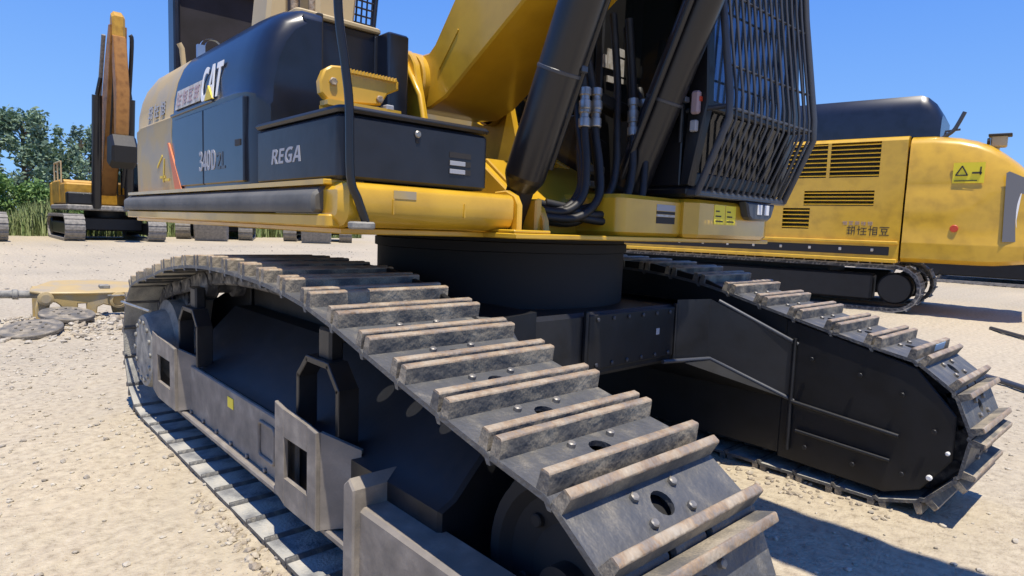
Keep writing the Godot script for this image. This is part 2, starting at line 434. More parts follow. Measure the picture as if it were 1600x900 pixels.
func build_ground() -> void:
	var xs := axis_lines(-1.6, 7.0, 0.034, 1600.0)
	var zs := axis_lines(-10.0, 0.2, 0.034, 1600.0)
	var nx := xs.size()
	var nz := zs.size()
	var v := PackedVector3Array()
	var n := PackedVector3Array()
	var c := PackedColorArray()
	var ix := PackedInt32Array()
	for j in nz:
		for i in nx:
			var x := xs[i]
			var z := zs[j]
			var h := ground_h(x, z)
			v.append(Vector3(x, h, z))
			n.append(Vector3(ground_h(x - 0.025, z) - ground_h(x + 0.025, z), 0.05, ground_h(x, z - 0.025) - ground_h(x, z + 0.025)).normalized())
			var k := clampf(0.5 + 0.9 * cn.get_noise_2d(x, z), 0.0, 1.0)
			var k2 := clampf(0.5 + 0.8 * cn.get_noise_2d(x * 3.1 + 40.0, z * 3.1), 0.0, 1.0)
			var col := Color(0.42, 0.39, 0.33).lerp(Color(0.56, 0.505, 0.405), k).lerp(Color(0.53, 0.49, 0.41), k2 * 0.5)
			c.append(col)
	for j in nz - 1:
		for i in nx - 1:
			var a := j * nx + i
			ix.append_array([a, a + 1, a + nx, a + 1, a + nx + 1, a + nx])
	var ar := []
	ar.resize(Mesh.ARRAY_MAX)
	ar[Mesh.ARRAY_VERTEX] = v; ar[Mesh.ARRAY_NORMAL] = n; ar[Mesh.ARRAY_COLOR] = c; ar[Mesh.ARRAY_INDEX] = ix
	var am := ArrayMesh.new()
	am.add_surface_from_arrays(Mesh.PRIMITIVE_TRIANGLES, ar)
	am.surface_set_material(0, M.sand)
	var g := put("ground", am)
	tag(g, "pale dry sandy ground of the machinery yard", "ground", "", "structure")
	# loose stones
	var st := MB.new()
	var rng := RandomNumberGenerator.new()
	rng.seed = 5
	var pv := []
	for k in 8:
		var q := Vector3(sin(k * 2.4), (k % 3 - 1) * 0.6, cos(k * 2.4)) * rng.randf_range(0.7, 1.0)
		pv.append(q)
	for lat in 3:
		for lon in 6:
			var f := func(a: int, b: int) -> Vector3:
				var th := PI * a / 3.0
				var ph := TAU * (b % 6) / 6.0
				var s := 1.0 + 0.22 * sin(ph * 2.0 + a * 1.7) + 0.12 * cos(ph * 3.0 + a)
				return Vector3(sin(th) * cos(ph) * s, cos(th) * 0.6, sin(th) * sin(ph) * s) * 0.5
			var a: Vector3 = f.call(lat, lon)
			var b: Vector3 = f.call(lat + 1, lon)
			var d: Vector3 = f.call(lat + 1, lon + 1)
			var e: Vector3 = f.call(lat, lon + 1)
			st.quad(a, b, d, e, ((a + b + d + e) * 0.25).normalized())
	var stone := st.mesh(M.pebble)
	var mm := MultiMesh.new()
	mm.transform_format = MultiMesh.TRANSFORM_3D
	mm.use_colors = true
	mm.mesh = stone
	var tr := []
	var cols := []
	for k in 17000:
		var x := 0.0
		var z := 0.0
		if k < 10000:
			x = rng.randf_range(-1.4, 1.4); z = rng.randf_range(-9.0, -1.4)
			if cn.get_noise_2d(x * 4.0, z * 4.0) < rng.randf_range(-0.5, 0.2): continue
		elif k < 13000:
			x = rng.randf_range(1.6, 7.5); z = rng.randf_range(-3.0, 0.6)
		elif k < 14500:
			x = rng.randfn(1.1, 0.7); z = rng.randfn(-8.8, 0.5)
		else:
			x = rng.randf_range(-2.0, 16.0); z = rng.randf_range(-32.0, -6.0)
		var s: float = 0.006 + 0.036 * pow(rng.randf(), 6.0)
		if k >= 13000 and k < 14500: s = 0.015 + 0.075 * pow(rng.randf(), 3.0)
		if k >= 14500: s = 0.02 + 0.06 * pow(rng.randf(), 3.0)
		var bs := Basis.from_euler(Vector3(rng.randf() * 0.6, rng.randf() * TAU, rng.randf() * 0.6)).scaled(Vector3(s, s * rng.randf_range(0.5, 0.9), s * rng.randf_range(0.7, 1.2)))
		tr.append(Transform3D(bs, Vector3(x, ground_h(x, z) + s * 0.12, z)))
		var t := rng.randf()
		cols.append(Color(0.56, 0.51, 0.42).lerp(Color(0.27, 0.24, 0.20), t * t * t))
	mm.instance_count = tr.size()
	for k in tr.size():
		mm.set_instance_transform(k, tr[k]); mm.set_instance_color(k, cols[k])
	var mi := MultiMeshInstance3D.new()
	mi.name = "gravel"; mi.multimesh = mm
	add_child(mi)
	tag(mi, "loose small stones scattered over the sandy ground", "gravel", "", "stuff")

# ------------------------------------------------------------------ tracks of the near excavator
const PITCH := 0.211
func track_path() -> Array:
	# outline of the grouser tips, (z, y), front idler first, counter to the clock seen from -x
	var p := []
	for i in 13:
		var a := deg_to_rad(-90.0 + 15.0 * i)
		p.append(Vector2(-1.02 + 0.44 * cos(a), 0.41 + 0.45 * sin(a)))
	for q in [[-1.22, 0.905], [-1.43, 0.955], [-1.64, 1.005], [-1.83, 1.055], [-2.03, 1.105], [-2.24, 1.14], [-2.5, 1.165], [-2.9, 1.18], [-3.3, 1.18], [-3.7, 1.155], [-4.05, 1.11], [-4.35, 1.045]]:
		p.append(Vector2(q[0], q[1]))
	for i in 12:
		var a := deg_to_rad(100.0 + 15.5 * i)
		p.append(Vector2(-4.69 + 0.495 * cos(a), 0.47 + 0.515 * sin(a)))
	return p
func resample(p: Array, step: float) -> Array:
	var o := []
	var carry := 0.0
	for i in p.size():
		var a: Vector2 = p[i]
		var b: Vector2 = p[(i + 1) % p.size()]
		var l := a.distance_to(b)
		var t := carry
		while t < l:
			o.append(a.lerp(b, t / l)); t += step
		carry = t - l
	return o
func shoe_mesh() -> ArrayMesh:
	var W := 0.3
	var pl := MB.new()
	var T := 0.016
	var L := 0.094
	var hole := 0.034
	var sq := 0.058
	var top := pl
	var under := MB.new()
	for s in [1.0, -1.0]:
		var y := T if s > 0 else 0.0
		var nn := Vector3(0, s, 0)
		pl = top if s > 0 else under
		pl.quad(Vector3(-W, y, -L), Vector3(-sq, y, -L), Vector3(-sq, y, L), Vector3(-W, y, L), nn)
		pl.quad(Vector3(sq, y, -L), Vector3(W, y, -L), Vector3(W, y, L), Vector3(sq, y, L), nn)
		pl.quad(Vector3(-sq, y, -L), Vector3(sq, y, -L), Vector3(sq, y, -sq), Vector3(-sq, y, -sq), nn)
		pl.quad(Vector3(-sq, y, sq), Vector3(sq, y, sq), Vector3(sq, y, L), Vector3(-sq, y, L), nn)
		for k in 16:
			var a0 := TAU * k / 16.0
			var a1 := TAU * (k + 1) / 16.0
			var c0 := Vector3(cos(a0), 0, sin(a0))
			var c1 := Vector3(cos(a1), 0, sin(a1))
			var q0: Vector3 = c0 * (sq / max(abs(c0.x), abs(c0.z)))
			var q1: Vector3 = c1 * (sq / max(abs(c1.x), abs(c1.z)))
			var up := Vector3(0, y, 0)
			pl.quad(c0 * hole + up, c1 * hole + up, q1 + up, q0 + up, nn)
			if s > 0: pl.quads(c0 * hole + up, c1 * hole + up, c1 * hole, c0 * hole, -c0, -c1, -c1, -c0)
	pl = top
	for s in [-1.0, 1.0]:
		pl.quad(Vector3(s * W, 0, -L), Vector3(s * W, T, -L), Vector3(s * W, T, L), Vector3(s * W, 0, L), Vector3(s, 0, 0))
	pl.quad(Vector3(-W, 0, -L), Vector3(W, 0, -L), Vector3(W, T, -L), Vector3(-W, T, -L), Vector3(0, 0, -1))
	# curved overlapping lip with two link notches
	for seg in [[-W, -0.092], [-0.062, 0.062], [0.092, W]]:
		var prof := [Vector2(L, T), Vector2(L + 0.012, T - 0.004), Vector2(L + 0.021, T - 0.014), Vector2(L + 0.026, T - 0.028), Vector2(L + 0.014, T - 0.03), Vector2(L, 0)]
		var poly := PackedVector2Array(prof)
		pl.prism(0, poly, seg[0], seg[1], 0.0, 0.6)
	var gr := MB.new()
	var tp := MB.new()
	for s in [-1.0, 1.0]:
		var zc: float = s * 0.081
		var g := P2([zc - 0.018, T - 0.002, zc + 0.018, T - 0.002, zc + 0.0135, T + 0.047, zc - 0.0135, T + 0.047])
		gr.prism(0, g, -W + 0.001, W - 0.001, 0.0, 0.9)
		var t2 := P2([zc - 0.0135, T + 0.047, zc + 0.0135, T + 0.047, zc + 0.012, T + 0.051, zc + 0.009, T + 0.053, zc - 0.009, T + 0.053, zc - 0.012, T + 0.051])
		tp.prism(0, t2, -W + 0.001, W - 0.001, 0.0, 0.5)
	var bo := MB.new()
	for q in [[-0.078, -0.036], [-0.078, 0.036], [0.078, -0.036], [0.078, 0.036]]:
		bo.lathe([Vector2(0.0125, 0), Vector2(0.0125, 0.011), Vector2(0.009, 0.014), Vector2(0, 0.014)], Vector3(q[0], T, q[1]), Vector3.UP, 6)
	var am := pl.mesh(M.steel_plate)
	under.mesh(M.dusty_plate, am)
	gr.mesh(M.grouser, am)
	tp.mesh(M.worn, am)
	bo.mesh(M.bolt, am)
	return am
func build_track(ex: Node3D, off: Vector3, xc: float, shoe: ArrayMesh) -> void:
	var dense := resample(track_path(), 0.01)
	# inset by 0.068: the underside of the plates
	var insd := []
	var k := dense.size()
	for i in k:
		var t: Vector2 = (dense[(i + 4) % k] - dense[(i + k - 4) % k]).normalized()
		insd.append(dense[i] + Vector2(-t.y, t.x) * 0.074)
	var total := 0.0
	for i in k: total += insd[i].distance_to(insd[(i + 1) % k])
	var count := int(round(total / PITCH))
	var pts := resample(insd, total / count)
	while pts.size() > count: pts.pop_back()
	var chain := MB.new()
	var frames := []
	for i in pts.size():
		var a: Vector2 = pts[i]
		var b: Vector2 = pts[(i + 1) % pts.size()]
		var d := (b - a).normalized()
		var nn := Vector3(0, -d.x, d.y)   # outward: right of travel in (z, y)
		var nrm := Vector3(0, -d.x, d.y)
		var mid := (a + b) * 0.5
		var y3 := Vector3(0, -d.x, 0) + Vector3(0, 0, d.y)
		# travel direction is (z=d.x, y=d.y); outward normal is (z=d.y, y=-d.x)
		y3 = Vector3(0, -d.x, d.y)
		var z3 := Vector3.RIGHT.cross(y3)
		var bs := Basis(Vector3.RIGHT, y3, z3)
		var org := Vector3(xc, mid.y, mid.x)
		frames.append(Transform3D(bs, org))
		for s in [-1.0, 1.0]:
			chain.box(org + bs * Vector3(s * 0.085, -0.05, 0), Vector3(0.034, 0.092, 0.205), 0.012, bs)
		chain.cyl(org + bs * Vector3(-0.11, -0.05, 0.105), org + bs * Vector3(0.11, -0.05, 0.105), 0.026, 8)
	var tk := put("track", chain.mesh(M.chain), ex, off)
	var best := -1
	for i in frames.size():
		var s := put("track_shoe", shoe, tk)
		s.transform = frames[i]
		var o: Vector3 = frames[i].origin
		if o.y > 0.5 and (best < 0 or abs(o.z + 0.98) < abs(frames[best].origin.z + 0.98)): best = i
	if xc > 2.5:
		# smear of pale blue paint on one grouser
		var pm := put("paint_smear", MB.new().bx(0.02, 0.20, 0.024, 0.062, 0.0955, 0.0985, 0.001).mesh(M.blue_tag), tk)
		pm.transform = frames[best]

func build_main() -> void:
	var base := Vector3(2.555, 0, -2.9)
	var ex := thing("crawler_excavator", "navy and yellow crawler excavator with barred cab guard and worn steel tracks", "excavator", base)
	var off := -base
	var shoe := shoe_mesh()
	for xc in [1.26, 3.85]: build_track(ex, off, xc, shoe)
	undercarriage(ex, off)
	upper(ex, off)
	front_gear(ex, off)

func undercarriage(ex: Node3D, off: Vector3) -> void:
	for side in [0, 1]:
		var X := func(x: float) -> float: return x if side == 0 else 5.11 - x   # mirrored about the machine's middle
		var prx := func(mb: MB, poly: PackedVector2Array, a: float, b: float, bev: float) -> void:
			var x0: float = X.call(a)
			var x1: float = X.call(b)
			mb.prism(0, poly, min(x0, x1), max(x0, x1), bev)
		# main roller frame: lower box and sloped cover
		var fr := MB.new()
		var sec := P2([1.085, 0.17, 1.085, 0.5014, 1.14, 0.5279, 1.40, 0.80, 1.52, 0.80, 1.52, 0.17])
		if side == 1:
			for i in sec.size(): sec[i].x = 5.11 - sec[i].x
		fr.prism(2, sec, -4.15, -1.47, 0.012)
		var tf := put("track_frame", fr.mesh(M.frame_black), ex, off)
		# nose that carries the idler
		var ns := MB.new()
		prx.call(ns, P2([-1.72, 0.20, -1.72, 0.80, -1.45, 0.72, -1.25, 0.52, -0.95, 0.48, -0.92, 0.38, -1.25, 0.22]), 1.44, 1.52, 0.01)
		put("idler_fork", ns.mesh(M.black), tf)
		# outer plate with lower rail
		var op := MB.new()
		prx.call(op, P2([-4.0068, 0.2205, -4.0068, 0.5014, -2.438, 0.5014, -2.438, 0.2205]), 1.06, 1.084, 0.006)
		put("side_plate", op.mesh(M.dusty_frame), tf)
		var rl := MB.new()
		prx.call(rl, P2([-4.35, 0.1961, -4.35, 0.2237, -1.9, 0.2237, -1.9, 0.1961]), 1.024, 1.10, 0.006)
		put("rail", rl.mesh(M.dusty_frame), tf)
		# window guides
		for q in [[-4.4414, -3.9432, 0.2258, 0.6127], [-2.4804, -2.1041, 0.2205, 0.6127]]:
			var wg := MB.new()
			var z0: float = q[0]
			var z1: float = q[1]
			var w: float = (z1 - z0)
			var hz0 := z0 + w * 0.24
			var hz1 := z1 - w * 0.2
			prx.call(wg, P2([z0, q[2] + 0.03, z0, q[3] + 0.015, hz0, q[3], hz0, q[2]]), 0.991, 1.011, 0.003)
			prx.call(wg, P2([hz1, q[2], hz1, q[3] - 0.012, z1, q[3] - 0.02, z1, q[2]]), 0.991, 1.011, 0.003)
			prx.call(wg, P2([hz0, 0.5014, hz0, q[3], hz1, q[3] - 0.012, hz1, 0.5014]), 0.9912, 1.0108, 0.0)
			prx.call(wg, P2([hz0, q[2], hz0, 0.3318, hz1, 0.3318, hz1, q[2]]), 0.9912, 1.0108, 0.0)
			# cheek plates running back to the frame
			var sgn := 1.0 if side == 0 else -1.0
			var xa: float = X.call(1.009)
			var xb: float = X.call(1.11)
			for e in [[z1, 0.12], [z0, -0.06]]:
				var zz: float = e[0]
				var dz: float = e[1]
				var pa := Vector3(xa, 0, zz)
				var pb := Vector3(xb, 0, zz + dz)
				var nn := Vector3(-dz * sgn, 0, abs(xb - xa)).normalized() * (1.0 if dz > 0 else -1.0)
				var t := nn * 0.018
				for fce in [[Vector3.ZERO, nn], [-t, -nn]]:
					wg.quad(pa + fce[0] + Vector3(0, q[2], 0), pb + fce[0] + Vector3(0, q[2] + 0.03, 0), pb + fce[0] + Vector3(0, q[3] - 0.075, 0), pa + fce[0] + Vector3(0, q[3] - 0.02, 0), fce[1])
				wg.quad(pa + Vector3(0, q[3] - 0.02, 0), pb + Vector3(0, q[3] - 0.075, 0), pb - t + Vector3(0, q[3] - 0.075, 0), pa - t + Vector3(0, q[3] - 0.02, 0), Vector3.UP)
			put("track_guide", wg.mesh(M.dusty_frame), tf)
		# welded loop and label on the side plate
		var lp := MB.new()
		var ring := []
		for p in rrect(-2.8196, -2.6394, 0.2894, 0.4484, 0.025, 3): ring.append(Vector3(X.call(1.056), p.y, p.x))
		ring.append(ring[0])
		lp.tube(ring, 0.009, 6, false)
		put("lifting_loop", lp.mesh(M.dusty_frame), tf)
		if side == 0:
			put("sticker", MB.new().bx(1.0565, 1.059, 0.4113, 0.4643, -3.2436, -3.1641, 0.0).mesh(M.label_yellow), tf)
		# carrier roller stands
		for zc in [-2.25, -3.93]:
			var cs := MB.new()
			var a := []
			for p in [[-0.17, 0.52], [-0.17, 0.74], [-0.09, 0.82], [0.09, 0.82], [0.17, 0.74], [0.17, 0.52]]: a.append(p)
			for i in 5:
				var p0 := Vector2(zc + a[i][0], a[i][1])
				var p1 := Vector2(zc + a[i + 1][0], a[i + 1][1])
				var d := (p1 - p0).normalized()
				var o2 := Vector2(-d.y, d.x) * 0.013
				prx.call(cs, PackedVector2Array([p0 - o2 - d * 0.006, p1 - o2 + d * 0.006, p1 + o2 + d * 0.006, p0 + o2 - d * 0.006]), 1.06, 1.14 + 0.001 * i, 0.003)
			prx.call(cs, P2([zc - 0.05, 0.825, zc - 0.05, 0.95, zc + 0.05, 0.95, zc + 0.05, 0.825]), 1.09, 1.15, 0.01)
			put("carrier_stand", cs.mesh(M.frame_black), tf)
			put("carrier_roller", MB.new().lathe([Vector2(0, -0.02), Vector2(0.075, 0), Vector2(0.075, 0.06), Vector2(0.05, 0.07), Vector2(0.05, 0.15), Vector2(0.075, 0.16), Vector2(0.075, 0.22), Vector2(0, 0.23)], Vector3(X.call(1.26) - 0.11, 0.96, zc), Vector3.RIGHT, 18).mesh(M.chain), tf)
		# bottom rollers
		for i in 8:
			var zz := -4.0 + 0.36 * i
			put("bottom_roller", MB.new().lathe([Vector2(0, -0.18), Vector2(0.06, -0.17), Vector2(0.06, -0.13), Vector2(0.115, -0.12), Vector2(0.095, -0.04), Vector2(0.095, 0.04), Vector2(0.115, 0.12), Vector2(0.06, 0.13), Vector2(0.06, 0.17), Vector2(0, 0.18)], Vector3(X.call(1.26), 0.19, zz), Vector3.RIGHT, 16).mesh(M.chain), tf)
		# idler
		var idl := MB.new()
		idl.lathe([Vector2(0.0, -0.12), Vector2(0.07, -0.12), Vector2(0.07, -0.07), Vector2(0.16, -0.05), Vector2(0.24, -0.06), Vector2(0.27, -0.085), Vector2(0.305, -0.085), Vector2(0.305, -0.05), Vector2(0.325, -0.045), Vector2(0.325, 0.045), Vector2(0.305, 0.05), Vector2(0.305, 0.085), Vector2(0.27, 0.085), Vector2(0.24, 0.06), Vector2(0.07, 0.07), Vector2(0.07, 0.12), Vector2(0, 0.12)], Vector3(X.call(1.26), 0.43, -1.03), Vector3.RIGHT, 40)
		for i in 6:
			var an := TAU * i / 6.0 + 0.3
			idl.cyl(Vector3(X.call(1.26) - 0.07, 0.43 + 0.19 * sin(an), -1.03 + 0.19 * cos(an)), Vector3(X.call(1.26) + 0.07, 0.43 + 0.19 * sin(an), -1.03 + 0.19 * cos(an)), 0.02, 10)
		put("idler_wheel", idl.mesh(M.matt_black), ex, off)
		# front beam beside the idler with its end plate
		var bm := MB.new()
		prx.call(bm, P2([-1.78, 0.08, -1.78, 0.435, -1.15, 0.435, -0.98, 0.36, -0.98, 0.16, -1.2, 0.10]), 0.985, 1.125, 0.012)
		put("front_beam", bm.mesh(M.dusty_frame), tf)
		var ep := MB.new()
		prx.call(ep, P2([-1.835, 0.06, -1.835, 0.50, -1.80, 0.53, -1.765, 0.50, -1.765, 0.06]), 0.96, 1.16, 0.006)
		prx.call(ep, P2([-1.76, 0.436, -1.76, 0.50, -1.66, 0.436]), 1.10, 1.12, 0.002)
		put("end_plate", ep.mesh(M.dusty_frame), tf)
		# final drive
		var fd := MB.new()
		var dirn := Vector3.LEFT if side == 0 else Vector3.RIGHT
		fd.lathe([Vector2(0.33, -0.12), Vector2(0.33, -0.02), Vector2(0.27, 0.0), Vector2(0.245, 0.10), Vector2(0.235, 0.125), Vector2(0.15, 0.135), Vector2(0, 0.135)], Vector3(X.call(1.12), 0.46, -4.68), dirn, 32)
		for i in 14:
			var an := TAU * i / 14.0
			var q := Vector3(X.call(1.0), 0.46 + 0.195 * sin(an), -4.68 + 0.195 * cos(an))
			fd.cyl(q, q + dirn * 0.022, 0.016, 6)
		put("final_drive", fd.mesh(M.hub), ex, off)
		var sp := MB.new()
		var poly := PackedVector2Array()
		for i in 88:
			var an := TAU * i / 88.0
			var r := 0.395 if i % 4 < 2 else 0.345
			poly.append(Vector2(-4.69 + r * cos(an), 0.487 + r * sin(an)))
		var xs0: float = X.call(1.26)
		sp.prism(0, poly, xs0 - 0.035, xs0 + 0.035, 0.0)
		put("sprocket", sp.mesh(M.chain), ex, off)
		# inner guard plates behind the wheels
		var ig := MB.new()
		prx.call(ig, P2([-1.56, 0.10, -1.56, 0.90, -1.15, 0.805, -0.90, 0.74, -0.72, 0.54, -0.72, 0.32, -0.84, 0.14, -1.0, 0.075]), 1.525, 1.55, 0.006)
		put("inner_guard", ig.mesh(M.black), tf)
		ig = MB.new()
		prx.call(ig, P2([-4.15, 0.10, -4.15, 0.92, -4.5, 0.88, -4.9, 0.75, -5.02, 0.45, -4.9, 0.2, -4.6, 0.10]), 1.50, 1.53, 0.006)
		put("inner_guard", ig.mesh(M.black), tf)
		var ir := MB.new()
		# ridge welded along the inner face, and a vertical seam
		var xi: float = X.call(1.565)
		ir.tube([Vector3(xi, 0.44, -1.50), Vector3(xi, 0.385, -0.95)], 0.012, 6)
		ir.tube([Vector3(xi, 0.16, -1.50), Vector3(xi, 0.80, -1.50)], 0.012, 6)
		ir.tube([Vector3(xi, 0.28, -1.46), Vector3(xi, 0.25, -0.98)], 0.010, 6)
		put("weld_rib", ir.mesh(M.frame_black), tf)
		var light_spots := MB.new()  # white studs stand in for spots of sunlight on the inner face
		light_spots.cyl(Vector3(xi, 0.22, -0.80), Vector3(xi - (0.02 if side == 1 else -0.02), 0.22, -0.80), 0.014, 8)
		light_spots.cyl(Vector3(xi, 0.36, -0.735), Vector3(xi - (0.02 if side == 1 else -0.02), 0.36, -0.735), 0.010, 8)
		put("bolt", light_spots.mesh(M.white), tf)
		for q in [[-1.40, 0.70], [-1.40, 0.20], [-1.15, 0.66], [-1.15, 0.18], [-0.95, 0.60], [-0.92, 0.20], [-0.80, 0.45]]:
			put("bolt", MB.new().cyl(Vector3(xi, q[1], q[0]), Vector3(xi - (0.012 if side == 1 else -0.012), q[1], q[0]), 0.013, 6, 0.003).mesh(M.frame_black), tf)
		for i in 7:
			var bz := -3.85 + 0.22 * i
			var xo: float = X.call(1.06)
			put("bolt", MB.new().cyl(Vector3(xo, 0.235, bz), Vector3(xo + (0.012 if side == 1 else -0.012), 0.235, bz), 0.012, 6, 0.003).mesh(M.dusty_frame), tf)
		# inner wall behind rollers
		var iw := MB.new()
		prx.call(iw, P2([-4.15, 0.12, -4.15, 1.06, -3.3, 1.17, -2.5, 1.155, -2.15, 1.10, -1.85, 1.0, -1.56, 0.90, -1.56, 0.12]), 1.522, 1.545, 0.004)
		put("inner_wall", iw.mesh(M.black), tf)
	# rod lying across the rear of the near track
	var rd := MB.new()
	rd.tube([Vector3(0.93, 0.757, -4.98), Vector3(0.945, 0.775, -4.28)], 0.008, 6)
	put("thin_rod", rd.mesh(M.galv), ex, off)
	# blue tag stuck to a shoe of the farther track is built in front_gear
	# car body
	var cb := MB.new()
	cb.prism(1, P2([1.95, -3.75, 3.16, -3.75, 3.42, -3.55, 3.42, -2.25, 3.2, -2.02, 1.9, -2.02, 1.69, -2.25, 1.69, -3.55]), 0.62, 0.955, 0.02)
	var body := put("car_body", cb.mesh(M.frame_black), ex, off)
	for side in [0, 1]:
		for fr in [0, 1]:
			var lg := MB.new()
			# a leg of trapezoid section running out to the roller frame
			var a0 := Vector3(3.12, 0, -2.0)
			var a1 := Vector3(3.565, 0, -1.5)
			var b0 := Vector3(3.12, 0, -2.75)
			var b1 := Vector3(3.565, 0, -2.45)
			var y0 := [0.64, 0.985]
			var y1 := [0.44, 0.76]
			var f := func(p: Vector3, y: float) -> Vector3:
				var q := Vector3(p.x, y, p.z)
				if side == 0: q.x = 5.11 - q.x
				if fr == 1: q.z = -5.8 - q.z
				return q
			var mid := Vector3(3.36, 0, -1.93)
			var ctr: Vector3 = f.call(Vector3(3.3, 0, -2.3), 0.75)
			var faces := [
				[f.call(a0, y0[0]), f.call(mid, y0[0] - 0.01), f.call(mid, y0[1]), f.call(a0, y0[1])],
				[f.call(mid, y0[0] - 0.01), f.call(a1, y1[0]), f.call(a1, y1[1]), f.call(mid, y0[1])],
				[f.call(b0, y0[0]), f.call(b1, y1[0]), f.call(b1, y1[1]), f.call(b0, y0[1])],
				[f.call(a0, y0[1]), f.call(mid, y0[1]), f.call(b1, y1[1] + 0.12), f.call(b0, y0[1])],
				[f.call(mid, y0[1]), f.call(a1, y1[1]), f.call(b1, y1[1]), f.call(b1, y1[1] + 0.12)],
				[f.call(a0, y0[0]), f.call(mid, y0[0] - 0.01), f.call(a1, y1[0]), f.call(b1, y1[0])],
				[f.call(a0, y0[0]), f.call(b1, y1[0]), f.call(b0, y0[0]), f.call(b0, y0[0])]]
			for q in faces:
				var nn: Vector3 = (q[1] - q[0]).cross(q[2] - q[0]).normalized()
				if nn.dot((q[0] + q[1] + q[2] + q[3]) * 0.25 - ctr) < 0: nn = -nn
				lg.quad(q[0], q[1], q[2], q[3], nn)
			put("leg", lg.mesh(M.frame_black), body)
			var rb := MB.new()
			rb.tube([f.call(Vector3(3.0, 0, -1.995), 0.64), f.call(mid + Vector3(0.01, 0, 0.01), 0.63), f.call(a1 + Vector3(0, 0, 0.01), 0.44)], 0.013, 6)
			rb.tube([f.call(Vector3(3.40, 0, -1.9), 0.975), f.call(a1 + Vector3(0, 0, 0.01), 0.765)], 0.013, 6)
			put("weld_bead", rb.mesh(M.bar), body)
	var fp := MB.new()
	fp.bx(2.36, 3.10, 0.665, 0.945, -2.018, -2.0, 0.006)
	put("front_cover", fp.mesh(M.black), body)
	fp = MB.new()
	for q in [[2.34, 0.97], [3.12, 0.97]]: fp.bx(q[0] - 0.01, q[0] + 0.01, 0.64, 0.965, -2.018, -1.995, 0.004)
	put("stiffener", fp.mesh(M.frame_black), body)
	put("sticker", MB.new().bx(2.925, 2.955, 0.80, 0.835, -1.9995, -1.998, 0.0).mesh(M.pale), body)
	for i in 6:
		for yy in [0.69, 0.92]:
			put("bolt", MB.new().cyl(Vector3(2.42 + 0.125 * i, yy, -2.0), Vector3(2.42 + 0.125 * i, yy, -1.99), 0.011, 6, 0.003).mesh(M.bar), body)
	# slewing ring
	var tt := MB.new()
	tt.lathe([Vector2(0.0, 0.90), Vector2(0.74, 0.90), Vector2(0.74, 1.10), Vector2(0.74, 1.235), Vector2(0.755, 1.24), Vector2(0.755, 1.285), Vector2(0.74, 1.29), Vector2(0.74, 1.312), Vector2(0, 1.312)], Vector3(2.555, 0, -2.9), Vector3.UP, 64)
	put("slewing_ring", tt.mesh(M.matt_black), ex, off)

func side_text(s: String, w: float, h: float, m: Material, parent: Node, x: float, y: float, z: float, shear := 0.0, tilt := 0.0) -> void:
	# lettering on a face that looks towards -x, centred at (x, y, z)
	var up := Vector3(sin(tilt), cos(tilt), 0) + Vector3(0, 0, shear)
	text(s, 0.1, m, parent, Transform3D(Basis(Vector3(0, 0, 1), up, Vector3(-cos(tilt), sin(tilt), 0)), Vector3(x, y, z)), "lettering", 0.003, Vector2(w, h))

